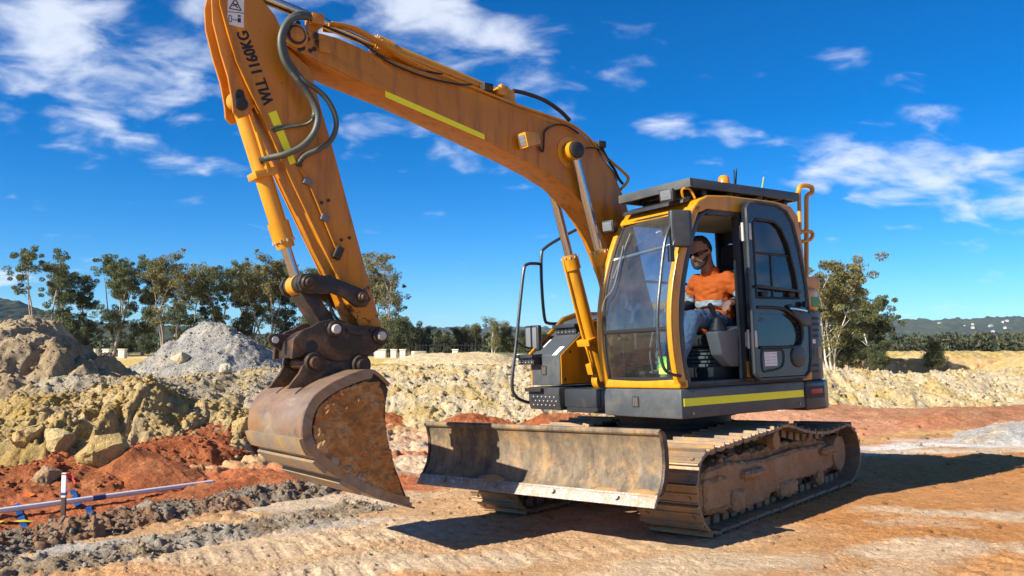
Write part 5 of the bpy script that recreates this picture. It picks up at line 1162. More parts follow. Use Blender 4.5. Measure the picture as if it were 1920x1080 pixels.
fn.rod([(0, .03), (.03, .03)], fc - Vector((.02, 0, 0)), (1, 0, 0), 12); FN = fn.build('cab_fan', M_grey, exc); UB().tube([(1.0, .50, 1.97), (1.0, .48, 1.60)], .01, 5).build('fan_stalk', M_grey, FN)
UB().box(.30, .50, .42, .62, 2.76, 2.87).build('radio_box', M_in, exc, bevel=.015)

# ---------------------------------------------------------------- boom
YB0, YB1 = -.30, .04; YC = -.13
btop = [(4.33, 4.235), (4.285, 4.31), (4.21, 4.335), (4.05, 4.335), (3.90, 4.325), (3.72, 4.285), (3.556, 4.245), (3.05, 4.180), (2.417, 4.070), (1.94, 3.985), (1.62, 3.945), (1.38, 3.90), (1.20, 3.83), (1.05, 3.73), (.90, 3.60), (.79, 3.48), (.64, 3.20), (.50, 2.80), (.36, 2.25), (.20, 1.78), (.10, 1.5)]
bbot = [(.22, 1.33), (.42, 1.45), (.62, 1.95), (.80, 2.42), (.96, 2.76), (1.08, 2.95), (1.21, 3.09), (1.48, 3.295), (1.75, 3.41), (2.045, 3.508), (2.5, 3.642), (3.34, 3.885), (3.90, 4.01), (4.18, 4.10), (4.30, 4.16)]
bo = UB(); bo.prism_y(btop + bbot, YB0, YB1); BOOM = bo.build('boom', M_boom, exc, bevel=.010)
UB().loft([[(x, y, z) for x, z in tr([(722, 170), (908, 252), (909, 262), (723, 182)], .043)] for y in (.0405, .0445)]).build('reflective_strip', M_strip, BOOM)
def boss(c, r, y0, y1, m, nm, par, rin=None, inner=M_link):
    b = UB(); d = 1 if y1 > y0 else -1; L = abs(y1 - y0)
    b.rod([(0, r), (L * .7, r), (L, r * .86), (L, 0)], (c[0], y0, c[1]), (0, d, 0), 28); o = b.build(nm, m, par)
    if rin: UB().rod([(0, rin), (L * .25 + .012, rin), (L * .25 + .02, rin * .8), (L * .25 + .02, 0)], (c[0], y0 + d * L, c[1]), (0, d, 0), 20).build('pin', inner, o)
    return o
NP = tr([(553, 68)], .04)[0]
boss(NP, .105, .038, .075, M_arm, 'nose_boss', BOOM, .062, M_arm); boss(NP, .082, .07, .082, M_link, 'grease_ring', BOOM)
UB().box(NP[0] - .30, NP[0] - .20, .03, .07, NP[1] - .10, NP[1] + .02).build('pin_retainer', M_arm, BOOM, bevel=.008)
CP = tr([(1077, 283)], .12)[0]
boss(CP, .16, .038, .050, M_yel, 'cylinder_boss', BOOM); 
# weld beads along the lower seam of the side plate and round the stiffeners
UB().tube([(x, YB1 + .001, z - .03) for x, z in btop[4:17]], .005, 5).build('weld_bead', M_arm, BOOM)
for xx in (2.95, 1.78): UB().tube([(xx, YB1 + .001, float(np.interp(xx, [p[0] for p in bbot], [p[1] for p in bbot])) + .04), (xx + .06, YB1 + .001, float(np.interp(xx, [p[0] for p in btop[::-1]], [p[1] for p in btop[::-1]])) - .04)], .005, 5).build('weld_bead', M_arm, BOOM)
gs = UB()
for k in range(16):
    a_ = random.uniform(0, 6.28); rr = random.uniform(.06, .15); gs.rod([(0, random.uniform(.012, .035)), (.006, .02), (.008, 0)], (NP[0] + rr * math.cos(a_) - .05, .053, NP[1] + rr * math.sin(a_) - .03), (0, 1, 0), 9)
gs.build('grease', M_rub, BOOM)
# fork plate at the nose
UB().prism_y([(NP[0] + .08, NP[1] - .09), (NP[0] + .02, NP[1] - .115), (3.62, 3.95), (3.38, 3.92), (3.62, 4.05), (NP[0] - .05, NP[1] - .02)], .036, .052).build('nose_plate', M_arm, BOOM, bevel=.004)
# lamp on the boom
lm = work_lamp((tr([(993, 262)], .13)[0][0], .13, tr([(993, 262)], .13)[0][1]), (1, .08, -.25), M_yel, (.062, .075, .095), BOOM)
UB().tube(spline(tr3([(1010, 275), (1018, 284), (1020, 262), (1022, 246), (1040, 234), (1062, 236), (1085, 250)], .06), 5), .010, 6).build('lamp_cable', M_rub, BOOM)
# pipes, hoses and clamps along the back of the boom
pp = UB()
for dy, dz in ((.0, .035), (-.06, .04), (-.2, .04)):
    pp.tube(spline([(x, .02 + dy, z + dz) for x, z in [(3.95, 4.42), (3.72, 4.42), (3.45, 4.33), (3.1, 4.20), (2.417, 4.07), (1.94, 3.985), (1.38, 3.905), (1.18, 3.83), (1.03, 3.73), (.84, 3.56)]], 4), .016, 6)
pp.build('hydraulic_pipe', M_yel, BOOM)
for (u, v) in ((915, 168), (940, 176), (1128, 275)):
    x, z = tr([(u, v)], .04)[0]; UB().box(x - .05, x + .05, -.04, .06, z - .01, z + .06).build('pipe_clamp', M_link if u != 940 else M_yel, BOOM, bevel=.006)
UB().tube(spline(tr3([(703, 100), (740, 122), (800, 145), (860, 158), (885, 158)], .06), 5), .010, 6).build('cable', M_rub, BOOM)
UB().tube(spline(tr3([(620, 55), (670, 75), (720, 108), (770, 128), (830, 139)], .03), 5), .010, 6).build('cable', M_rub, BOOM)
hs = UB()
hs.tube(spline(tr3([(962, 170), (985, 175), (1020, 188), (1050, 208), (1068, 226)], -.05), 5), .022, 8); hs.build('hose', M_rub, BOOM)
rl = UB(); rl.tube(spline(tr3([(1096, 262), (1118, 276), (1140, 298), (1168, 322), (1178, 334), (1174, 345), (1164, 355)], -.02), 5), .017, 7); rl.build('pipe_guard', M_yel, BOOM)
hs = UB(); hs.tube(spline(tr3([(1128, 276), (1140, 300), (1152, 318), (1160, 335), (1168, 345)], .0), 4), .016, 6); hs.tube(spline(tr3([(1120, 280), (1130, 300), (1148, 322), (1156, 340)], .03), 4), .014, 6); hs.build('hose', M_rub, BOOM)
UB().tube(spline(tr3([(1098, 278), (1110, 277), (1128, 282), (1142, 300), (1155, 322)], .06), 4), .008, 5).build('cable', M_rub, BOOM)
# cylinders
def ram(nm, a, b, frac, rb_, rr, m, y, collar=.10, eye=.085, ew=.05):
    a = Vector((a[0], y, a[1])); b = Vector((b[0], y, b[1])); d = (b - a).normalized(); L = (b - a).length; k = a + d * L * frac
    c = UB(); c.rod([(0, rb_ * .9), (.04, rb_), (L * frac - collar, rb_), (L * frac - collar, rb_ * 1.24), (L * frac - collar * .25, rb_ * 1.24), (L * frac - collar * .25, rb_ * 1.1), (L * frac, rb_ * 1.05)], a, d, 24)
    o = c.build(nm, m, exc); rod = UB(); rod.cyl(k - d * .02, b, rr, n=20); rod.build('rod', M_chr, o)
    for p in (a, b): UB().rod([(-ew, 0), (-ew, eye), (ew, eye), (ew, 0)], p, (0, 1, 0), 22).build('eye', m, o)
    bl_ = UB(); u = d.cross(Vector((0, 1, 0))); sp_ = a + d * (L * frac - collar * .6)
    for kk in range(10):
        a_ = kk * .628; off = (Vector((0, 1, 0)) * math.cos(a_) + u * math.sin(a_)) * rb_ * 1.2; bl_.cyl(sp_ + off + d * .06, sp_ + off + d * .085, .010, n=6)
    bl_.build('gland_bolt', M_pin, o)
    return o, a, d, L
for y in (.11, -.37):
    foot = (.72, 1.28); C_, a, d, L = ram('boom_cylinder', foot, CP, .575, .075, .046, M_yel, y, .16, .10, .045)
    pipe = UB(); s_ = d.cross(Vector((0, 1, 0))).normalized(); s_ = s_ if s_.x > 0 else -s_
    pipe.tube(spline([a + d * .20 + s_ * .10 + Vector((0, .03, 0)), a + d * .40 + s_ * .11 + Vector((0, .03, 0)), a + d * .5 + s_ * .095, a + d * (L * .54) + s_ * .095, a + d * (L * .55) + s_ * .06], 4), .014, 6); pipe.build('feed_pipe', M_yel, C_)
    UB().obox(a + d * .45 + s_ * .06, d * .035, (0, .10, 0), s_ * .06).build('strap', M_yel, C_, bevel=.008)
    UB().obox(a + d * .16 + s_ * .085, d * .06, (0, .045, 0), s_ * .04).build('port_block', M_yel, C_, bevel=.01)
    boss(CP, .085, y + (.045 if y > 0 else -.045), y + (.075 if y > 0 else -.075), M_link, 'pin_cap', C_)
# hoses gathered at the cylinder foot
hs = UB(); rs = np.random.RandomState(4)
for k in range(6):
    y = .13 - .03 * k; hs.tube(spline([(.80, y, 1.36), (.90 + .02 * rs.rand(), y + .02, 1.33 + .05 * rs.rand()), (.96, y - .02, 1.25), (.92, y, 1.12), (.80, y - .03, 1.02)], 5), .02, 7)
hs.build('hose', M_rub, exc)
ac, a, d, L = ram('arm_cylinder', (2.07, 4.125), (4.72, 4.655), .535, .075, .047, M_yel, YC, .17, .09, .06)
UB().tube(spline([a + d * .10 + Vector((0, .09, -.02)), a + d * .5 + Vector((0, .10, -.03)), a + d * 1.25 + Vector((0, .09, -.04)), a + d * 1.32 + Vector((0, .03, .0))], 4), .015, 6).build('feed_pipe', M_yel, ac)
UB().obox(a + d * .05 + Vector((0, .07, .06)), d * .04, (0, .03, 0), (0, 0, .035)).build('port_block', M_yel, ac, bevel=.006)
for s in (-.085, .085): UB().prism_y([(1.98, 3.98), (2.24, 4.02), (2.16, 4.17), (2.08, 4.22), (2.0, 4.17)], YC + s - .015, YC + s + .015).build('lug', M_yel, BOOM, bevel=.006)

# ---------------------------------------------------------------- arm
YA0, YA1 = -.275, .012
af = [(3.70, 1.80), (3.80, 1.98), (3.935, 2.306), (4.064, 2.545), (4.30, 3.03), (4.594, 3.637), (4.68, 3.80), (4.755, 3.97), (4.83, 4.20), (4.88, 4.40), (4.89, 4.58), (4.84, 4.74), (4.74, 4.79), (4.64, 4.74)]
arr = [(4.545, 4.53), (4.44, 4.42), (4.40, 4.34), (4.35, 4.18), (4.22, 4.08), (4.14, 4.02), (4.05, 3.70), (3.94, 3.34), (3.80, 2.83), (3.653, 2.305), (3.53, 1.87), (3.50, 1.77), (3.53, 1.69), (3.60, 1.66), (3.67, 1.70)]
ap = UB(); ap.prism_y(af + arr, YA0, YA1); ARM = ap.build('arm', M_arm, exc, bevel=.010)
fl = UB()   # proud edge strips along the front of the side plates
for y0, y1 in ((YA1 - .004, YA1 + .012), (YA0 - .012, YA0 + .004)):
    fl.loft([[(x, y0, z), (x - .03, y0, z), (x - .03, y1, z), (x, y1, z)] for x, z in [(3.945, 2.30), (4.31, 3.03), (4.60, 3.637), (4.765, 3.97), (4.89, 4.40), (4.90, 4.60)]])
fl.build('edge_strip', M_arm, ARM)
lugp = tr([(404, -30), (397, 0), (399, 40), (413, 97), (427, 143), (435, 187), (437, 210), (448, 222), (466, 216), (476, 200), (470, 150), (440, 60), (430, -30)], -.02)
for y in (-.03, -.23): UB().prism_y(lugp, y - .014, y + .014).build('cylinder_lug', M_arm, ARM, bevel=.005)
UB().loft([[(x, y, z) for x, z in tr([(503, 212), (518, 207), (555, 305), (544, 309)], .015)] for y in (.0125, .0165)]).build('reflective_strip', M_strip, ARM)
t0, t1 = tr([(514, 193)], .014)[0], tr([(474, 86)], .014)[0]; dx = Vector((t1[0] - t0[0], 0, t1[1] - t0[1])).normalized(); upv = Vector((dx.z, 0, -dx.x)); upv = upv if upv.x > 0 else -upv
for k in (-1, 0, 1): flat_text('WLL 1160KG', .135, Vector((t0[0], .0135 + .0004 * k, t0[1])) + dx * .0045 * k, dx, upv, M_ink, ARM, 'lettering', .001, stretch=.76)
def quad(par, nm, m, pts, y, t=.002): UB().loft([[(x, y, z) for x, z in pts], [(x, y + t, z) for x, z in pts]]).build(nm, m, par)
SK = lambda *L: tr(L, .014)
quad(ARM, 'warning_sticker', M_white, SK((428, -34), (458, -30), (457, 52), (426, 45)), .0125)
def line(pts, w, nm='pictogram'):
    b = UB(); P = [Vector((x, .016, z)) for x, z in SK(*pts)]
    for p, q in zip(P[:-1], P[1:]):
        d = (q - p).normalized(); n = d.cross(Vector((0, 1, 0))) * w; b.loft([[p - n, p + n, p + n + Vector((0, .002, 0)), p - n + Vector((0, .002, 0))], [q - n, q + n, q + n + Vector((0, .002, 0)), q - n + Vector((0, .002, 0))]])
    b.build(nm, M_ink, ARM)
line([(430, 16), (441, -2), (452, 20), (430, 16)], .0035); line([(437, 6), (441, 10), (446, 15)], .004); line([(436, 11), (445, 8)], .004)
line([(427, 22), (457, 25)], .0022); line([(429, 29), (434, 30), (434, 41), (429, 40), (429, 29)], .002); line([(436, 37), (444, 38)], .0025)
line([(447, 34), (447, 42)], .006); line([(450, 34), (450, 42)], .005); line([(446, 30), (451, 30.5)], .006)
# pins, stains and fittings on the arm
pn = tr([(449, 175)], -.015)[0]; UB().rod([(0, .03), (.02, .03)], (pn[0], -.018, pn[1]), (0, 1, 0), 14).build('bolt', M_rub, ARM)
pc = tr([(452, 196)], -.015)[0]; UB().rod([(0, .05), (.03, .05), (.035, .0)], (pc[0], -.018, pc[1]), (0, 1, 0), 18).build('pin', M_link, ARM)
UB().prism_y([(pc[0] + .04, pc[1] - .02), (pn[0] + .035, pn[1]), (pn[0] - .03, pn[1] + .02), (pc[0] - .045, pc[1])], -.018, -.006).build('retainer', M_link, ARM)
tube_p = tr3([(563, 318), (580, 345), (606, 407), (626, 455), (632, 468)], .03); UB().tube(spline(tube_p, 4), .012, 6).build('grease_pipe', M_arm, ARM)
for (u, v) in ((577, 341), (609, 409)): x, z = tr([(u, v)], .03)[0]; UB().obox((x, .03, z), (.035, 0, .012), (0, .022, 0), (-.008, 0, .025)).build('pipe_clamp', M_grey, ARM, bevel=.004)
x, z = tr([(634, 474)], .04)[0]; UB().obox((x, .035, z), (.03, 0, .014), (0, .03, 0), (-.022, 0, .05)).build('valve', M_link, ARM, bevel=.006)
for (u, v) in ((603, 380), (616, 376), (640, 450), (655, 446)): x, z = tr([(u, v)], .014)[0]; UB().rod([(0, .014), (.012, .014)], (x, .010, z), (0, 1, 0), 8).build('plug', M_link, ARM)
# ribbed hose loops from the boom to the arm
def hose(pts, r, m, nm='hose', par=ARM):
    o = UB(); P = spline(tr3v(pts), 16); o.tube(P, [r * (1.06 if k % 2 else .90) for k in range(len(P))], 9); return o.build(nm, m, par, angle=70)
HB = [(600, 36, .03), (583, 34, .06), (560, 31, .09), (541, 40, .11), (529, 60, .12), (526, 84, .12), (533, 112, .12), (548, 136, .12)]
hose([(u + 6, v - 3, y - .03) for u, v, y in HB] + [(563, 157, .11), (580, 180, .11), (590, 205, .11), (588, 222, .11)], .022, M_hose)
hose(HB + [(560, 152, .13), (576, 172, .13), (592, 200, .13), (596, 225, .13), (587, 252, .12), (565, 275, .10), (535, 289, .06), (505, 296, -.02), (487, 302, -.06)], .027, M_hose)
hose([(u + 3, v - 6, y - .01) for u, v, y in HB] + [(570, 152, .14), (592, 166, .15), (614, 187, .16), (628, 215, .15), (630, 240, .14), (620, 264, .12), (598, 280, .08), (575, 290, .04), (563, 302, .03), (561, 312, .03)], .023, M_hose)
hose([(589, 205, .12), (586, 224, .10), (570, 234, .05), (545, 236, .03), (522, 238, .02), (507, 242, .02)], .012, M_hose); hose([(560, 236, .05), (535, 240, .03), (512, 247, .02)], .010, M_hose)
x, z = tr([(590, 40)], .02)[0]; UB().box(x - .06, x + .05, -.08, .09, z - .045, z + .045).build('hose_clamp', M_arm, BOOM, bevel=.008); UB().box(x - .03, x + .06, -.02, .02, z - .22, z).build('hose_bracket', M_arm, BOOM)

# bucket cylinder, links, hitch
bc, a, d, L = ram('bucket_cylinder', (4.695, 3.70), (4.215, 2.205), .795, .072, .044, M_yel, YC, .22, .085, .07)
UB().obox(a + d * .62, d * .03, (0, .10, 0), d.cross(Vector((0, 1, 0))) * .095).build('strap', M_yel, bc, bevel=.008)
UB().tube(spline([a + d * .10 + Vector((-.03, .08, 0)), a + d * .4 + Vector((-.03, .085, 0)), a + d * .62 + Vector((-.02, .085, 0))], 4), .022, 6).build('feed_pipe', M_yel, bc)
P_top, P_arm, P_h1, P_h2 = (4.215, 2.205), (3.74, 2.095), (3.955, 1.83), (3.585, 1.77)
dog = [(4.30, 2.21), (4.27, 2.275), (4.20, 2.285), (4.0, 2.262), (3.84, 2.205), (3.70, 2.155), (3.655, 2.08), (3.70, 2.015), (3.78, 2.01), (3.90, 2.09), (4.0, 2.125), (4.13, 2.12), (4.20, 2.115), (4.27, 2.14)]
for y0, y1 in ((.045, .095), (-.355, -.305)):
    o = UB().prism_y(dog, y0, y1).build('side_link', M_link, exc, bevel=.012)
    for c, r in ((P_top, .062), (P_arm, .045)): boss(c, r, y1 - .002 if y1 > 0 else y0 + .002, y1 + .03 if y1 > 0 else y0 - .03, M_rust, 'boss', o, r * .62, M_rust)
hl = UB(); hl.loft([[(4.28, y, 2.19), (4.16, y, 2.22), (3.90, y, 1.85), (4.02, y, 1.80)] for y in (-.26, .0)]); hl.rod([(-.15, 0), (-.15, .075), (.15, .075), (.15, 0)], (4.215, YC, 2.205), (0, 1, 0)); hl.build('tipping_link', M_link, exc, bevel=.015)
hose([(600, 545, .05), (608, 520, .06), (622, 520, .05), (632, 540, .0)], .010, M_rub, 'hose', exc); hose([(612, 560, .02), (630, 595, .03), (645, 605, .0)], .011, M_rub, 'hose', exc)
HC = lambda L: tr([(500 + a / 4.696, 490 + b / 4.696) for a, b in L], .10)
hp = HC([(220, 860), (232, 700), (250, 665), (330, 600), (400, 575), (470, 530), (560, 510), (640, 520), (700, 545), (800, 562), (920, 572), (1000, 575), (1045, 610), (1062, 660), (1045, 730), (980, 785), (900, 830), (885, 880), (740, 885), (600, 880), (480, 850), (440, 815), (350, 810), (260, 850)])
hi = UB(); hi.prism_y(hp, .045, .10); hi.prism_y(hp, -.36, -.305); hi.prism_y([(x, z) for x, z in HC([(260, 850), (260, 690), (420, 600), (560, 560), (900, 640), (980, 700), (880, 860), (600, 870), (400, 830)])], -.306, .046)
HI = hi.build('quick_hitch', M_rust, exc, bevel=.014)
UB().prism_y(HC([(215, 790), (150, 740), (100, 700), (95, 660), (120, 632), (160, 625), (250, 630), (300, 640), (240, 700)]), -.16, -.11).build('lifting_eye', M_rust, HI, bevel=.010)
ey = HC([(158, 683)])[0]; UB().rod([(0, .028), (.012, .028)], (ey[0], -.115, ey[1]), (0, 1, 0), 16).build('eye_hole', M_white, HI)
UB().prism_y(HC([(705, 590), (720, 580), (860, 610), (862, 660), (720, 635), (705, 625)]), .098, .112).build('name_plate', M_link, HI, bevel=.004)
hole = HC([(398, 750)])[0]; UB().rod([(0, .05), (.008, .05)], (hole[0], .096, hole[1]), (0, 1, 0), 20).build('pin_hole', M_rub, HI)
for c in HC([(597, 598), (995, 657)]): boss(c, .068, .098, .130, M_rust, 'boss', HI, .040, M_pin); boss(c, .068, -.355, -.39, M_rust, 'boss', HI, .04)
for c in HC([(525, 560), (920, 607)]): UB().rod([(0, .014), (.016, .014)], (c[0], .098, c[1]), (0, 1, 0), 8).build('bolt', M_link, HI)
# ---------------------------------------------------------------- bucket
BY0, BY1 = -.75, .50
shell = [(3.70, 1.375), (3.80, 1.465), (3.885, 1.495), (4.06, 1.455), (4.25, 1.372), (4.35, 1.295), (4.41, 1.20), (4.435, 1.09), (4.43, 1.00), (4.395, .91), (4.335, .835), (4.24, .745), (4.13, .665), (3.96, .56), (3.77, .465), (3.60, .405), (3.53, .395)]
sp_ = [(p.x, p.z) for p in spline([Vector((x, 0, z)) for x, z in shell], 4)]
def offs(P, t):
    out = []
    for i, (x, z) in enumerate(P):
        a, b = P[max(0, i - 1)], P[min(len(P) - 1, i + 1)]; dx_, dz_ = b[0] - a[0], b[1] - a[1]; l = math.hypot(dx_, dz_); out.append((x - dz_ / l * t, z + dx_ / l * t))
    return out
inn = offs(sp_, -.028)
if abs(inn[len(inn) // 2][0]) > abs(sp_[len(sp_) // 2][0]): inn = offs(sp_, .028)
bk = UB(); bk.loft([[(x, y, z) for x, z in sp_] + [(x, y, z) for x, z in inn[::-1]] for y in np.linspace(BY0, BY1, 12)])
BK = bk.build('bucket', M_bucket, exc, angle=35)
side = sp_[4:] + [(3.545, .42), (3.60, .55), (3.665, .72), (3.72, .92), (3.742, 1.08), (3.735, 1.22), (3.71, 1.33)]
for y0, y1, nm in ((BY1 - .050, BY1 - .022, 'side_plate'), (BY0 + .022, BY0 + .05, 'side_plate')):
    UB().prism_y([(x + (-.012 if x > 4 else 0), z) for x, z in side], y0, y1).build(nm, M_rust, BK)
rim_o = sp_[6:-2]; rim_i = offs(sp_, -.075)[6:-2]
if rim_i[len(rim_i) // 2][0] > rim_o[len(rim_o) // 2][0]: rim_i = offs(sp_, .075)[6:-2]
UB().loft([[(a[0], BY1 - .022, a[1]), (b[0], BY1 - .022, b[1]), (b[0], BY1 + .004, b[1]), (a[0], BY1 + .004, a[1])] for a, b in zip(rim_o, rim_i)]).build('rim_plate', M_bucket, BK, angle=40)
# earth caked on the side
ck = UB(); ckp = [(3.80, 1.385), (3.90, 1.40), (4.05, 1.365), (4.20, 1.30), (4.30, 1.22), (4.345, 1.10), (4.34, .99), (4.29, .90), (4.17, .785), (4.0, .665), (3.82, .565), (3.66, .49), (3.60, .47), (3.635, .60), (3.70, .78), (3.745, .96), (3.755, 1.12), (3.745, 1.26)]
ck.prism_y(ckp, BY1 - .045, BY1 - .002)
M_cake = worn('caked orange earth', (.38, .165, .045), .95, dirt=(.50, .30, .13), dirt_lo=.50, dirt_hi=.62, dirt_max=.85, chip=(.17, .06, .025), chip_lo=.60, bstr=.9, scale=5)
muddy(ck.build('caked_earth', M_cake, BK), 6, .022, 13, 2)
UB().tube(tr3([(664, 708), (670, 745), (677, 790)], BY1 - .018), .008, 5).build('weld_bead', M_sand, BK)
for (u, v) in ((607, 843), (627, 866), (650, 884), (677, 897)):
    x, z = tr([(u, v)], BY1)[0]; UB().prism_y([(x + .040, z + .012), (x + .006, z + .050), (x - .042, z + .030), (x - .040, z - .030), (x - .005, z - .030)], BY1 - .025, BY1 + .004).build('wear_block', M_steel, BK, bevel=.012)
M_wear = worn('wear plate steel', (.26, .215, .165), .5, metal=.35, dirt=(.44, .27, .10), dirt_lo=.40, dirt_hi=.62, dirt_max=.9, chip=(.08, .06, .045), chip_lo=.62, bstr=.3, scale=4)
def along(P, a, b): return P[int(len(P) * a):int(len(P) * b)]
out_ = offs(sp_, .020) if offs(sp_, .020)[len(sp_) // 2][0] > sp_[len(sp_) // 2][0] else offs(sp_, -.020)
for a, b in ((.50, .585), (.625, .70), (.745, .82)):
    P, Q = along(offs(sp_, .032 if offs(sp_, .02)[len(sp_) // 2][0] > sp_[len(sp_) // 2][0] else -.032), a, b), along(sp_, a, b); UB().loft([[(x, y, z) for x, z in P] + [(x, y, z) for x, z in Q[::-1]] for y in (BY0 - .002, BY1 + .002)]).build('wear_plate', M_wear, BK, angle=50)
UB().loft([[(x, y, z) for x, z in [(3.70, .452), (3.515, .372), (3.505, .385), (3.66, .425)]] for y in (BY0 - .01, BY1 + .014)]).build('cutting_edge', M_steel, BK, bevel=.003)
BC = lambda L, y: tr([(440 + a / 3.6, 660 + b / 3.6) for a, b in L], y)
earp = BC([(345, 250), (385, 195), (425, 145), (452, 90), (470, 40), (495, 12), (535, 5), (575, 22), (600, 48), (650, 62), (710, 64), (790, 50), (830, 45), (880, 60), (895, 95), (880, 120), (700, 160), (520, 230)], .07)
for y in (.085, -.345): UB().prism_y(earp, y - .02, y + .02).build('ear', M_rust, BK, bevel=.006)
for c in BC([(530, 72), (845, 88)], .09):
    b = UB(); b.rod([(-.46, 0), (-.46, .045), (.12, .045), (.12, 0)], (c[0], .03, c[1]), (0, 1, 0), 20); b.build('pin', M_rust, BK)
    boss(c, .085, .10, .135, M_rust, 'boss', BK, .05, M_rust); boss(c, .085, -.36, -.40, M_rust, 'boss', BK, .05, M_rust)
# ================================================================== the operator
UPW = exc.matrix_world @ US
M_skin = plain('skin', (.40, .205, .14), .55, var=.12, scale=30); M_hi = plain('orange work shirt', (.86, .15, .012), .8, var=.10, scale=14); M_navy = plain('navy cuff', (.020, .030, .060), .85)
M_jean = plain('blue denim', (.10, .165, .27), .9, var=.25, scale=9); M_boot = plain('tan boot', (.42, .25, .11), .8); M_beard = plain('grey beard', (.060, .050, .043), .9, var=.3, scale=60); M_hair = plain('cropped hair', (.035, .025, .02), .8)
M_band = plain('silver tape', (.62, .64, .66), .35, var=.05); M_lens = plain('sunglasses', (.010, .010, .011), .12)
def chainmesh(chains):
    """tapered limbs: balls joined by cones along each chain of (point, radius)"""
    b = MB()
    for ch in chains:
        for p, r in ch:
            P = Vector(p); n, m = 12, 8; L = []
            for i in range(1, m):
                t = math.pi * i / m; L.append([P + Vector((math.sin(t) * math.cos(2 * math.pi * j / n), math.sin(t) * math.sin(2 * math.pi * j / n), math.cos(t))) * r for j in range(n)])
            b.loft(L)
        for (p, r), (q, s) in zip(ch[:-1], ch[1:]):
            if (Vector(q) - Vector(p)).length > 1e-4: b.tube([p, q], [r, s], 12)
    return b
def skinned(name, chains, voxel, m, parent=None, smooth=6):
    o = chainmesh(chains).build(name, m, None)
    md = o.modifiers.new('r', 'REMESH'); md.mode = 'VOXEL'; md.voxel_size = voxel; md.use_smooth_shade = True
    ms = o.modifiers.new('s', 'SMOOTH'); ms.iterations = smooth; ms.factor = .5
    dg = bpy.context.evaluated_depsgraph_get(); me = bpy.data.meshes.new_from_object(o.evaluated_get(dg)); bpy.data.objects.remove(o)
    me.materials.clear(); me.materials.append(m); me.shade_smooth(); me.name = name
    o = bpy.data.objects.new(name, me); COL.objects.link(o)
    if parent: o.parent = parent
    return o
def folds(o, amp, fx_, fy_, fz_, seed):
    from mathutils import noise as mn
    bm = bmesh.new(); bm.from_mesh(o.data); bm.normal_update()
    for v in bm.verts:
        q = Vector((v.co.x * fx_ + seed, v.co.y * fy_, v.co.z * fz_)); v.co += v.normal * amp * (abs(mn.noise(q)) * 2 - .5 + .6 * mn.noise(q * 2.3))
    bm.to_mesh(o.data); bm.free(); return o
def band(src, name, cond, m, parent, off=.005):
    bm = bmesh.new(); bm.from_mesh(src.data); bm.normal_update()
    bmesh.ops.delete(bm, geom=[f for f in bm.faces if not cond(f.calc_center_median())], context='FACES')
    for v in bm.verts: v.co += v.normal * off
    me = bpy.data.meshes.new(name); bm.to_mesh(me); bm.free(); me.materials.append(m); me.shade_smooth(); o = bpy.data.objects.new(name, me); COL.objects.link(o); o.parent = parent; return o
V_ = Vector
hc = V_((.275, .72, 2.565)); fw = V_((.93, .10, -.34)).normalized(); sdv = V_((0, 1, 0)); sdv = (sdv - fw * sdv.dot(fw)).normalized(); upd = fw.cross(sdv).normalized(); upd = upd if upd.z > 0 else -upd
H = lambda f, s, u: tuple(hc + fw * f + sdv * s + upd * u)
def fingers(w, palm_dir, side, down, curl=1.0):
    """five unequal bent fingers from a wrist"""
    w, d, s, dn = V_(w), V_(palm_dir).normalized(), V_(side).normalized(), V_(down).normalized(); out = []
    pal = w + d * .095
    out.append([(w, .034), (w + d * .04 + s * .012, .036), (w + d * .04 - s * .012, .036), (pal + s * .022, .026), (pal - s * .022, .026)])
    for k, (o, L) in enumerate(((.036, .082), (.012, .094), (-.013, .088), (-.036, .068))):
        a = pal + s * o; b = a + d * L * .38 + dn * L * .15 * curl; c = b + d * L * .20 + dn * L * .33 * curl; e = c + dn * L * .30 * curl - d * .004
        out.append([(a, .0125), (b, .0115), (c, .0105), (e, .009)])
    t0 = w + d * .035 + s * .034; out.append([(t0, .017), (t0 + d * .035 + s * .022 + dn * .012, .0135), (t0 + d * .065 + s * .02 + dn * .03, .011)])
    return out
Lw, Rw = (.215, 1.075, 2.045), (.300, .435, 2.005)
skin = [
    [(H(-.015, 0, .055), .112), (H(.005, 0, .03), .110), (H(.02, 0, -.02), .098), (H(.035, 0, -.07), .080), (H(.045, 0, -.105), .062)],
    [(H(-.05, 0, -.02), .088), (H(-.055, 0, -.10), .072), ((.165, .72, 2.40), .073), ((.11, .72, 2.30), .09)],
    [(H(.105, 0, .008), .018), (H(.132, 0, -.028), .020), (H(.118, 0, -.045), .017)],
    [(H(.094, .045, .030), .022), (H(.102, 0, .034), .024), (H(.094, -.045, .030), .022)],
    [(H(-.005, .108, .0), .020), (H(-.012, .112, -.028), .016), (H(.0, .108, .02), .014)], [(H(-.005, -.108, .0), .020), (H(-.012, -.112, -.028), .016)],
    [(H(.100, .022, -.078), .013), (H(.108, 0, -.080), .015), (H(.100, -.022, -.078), .013)], [(H(.090, 0, -.112), .030)],
    [((.06, .72, 1.86), .14), ((.09, .72, 2.1), .14), ((.11, .72, 2.26), .12)],
    [((.09, .95, 2.28), .06), ((.02, 1.07, 2.07), .05), (Lw, .034)], [((.10, .49, 2.28), .06), ((.05, .385, 2.06), .05), (Rw, .034)],
    [((.06, .82, 1.83), .09), ((.60, .88, 1.885), .065), ((.82, .86, 1.44), .045)], [((.06, .62, 1.83), .09), ((.64, .58, 1.885), .065), ((.76, .60, 1.44), .045)]]
skin += fingers(Lw, (.93, .10, -.30), (-.1, -1, 0), (.25, 0, -1)) + fingers(Rw, (.9, .0, -.25), (0, 1, 0), (.3, 0, -1))
person = skinned('person', skin, .0075, M_skin, None, 3)
person.matrix_world = UPW
tag(person, 'man in an orange shirt and jeans sitting at the excavator controls', 'person')
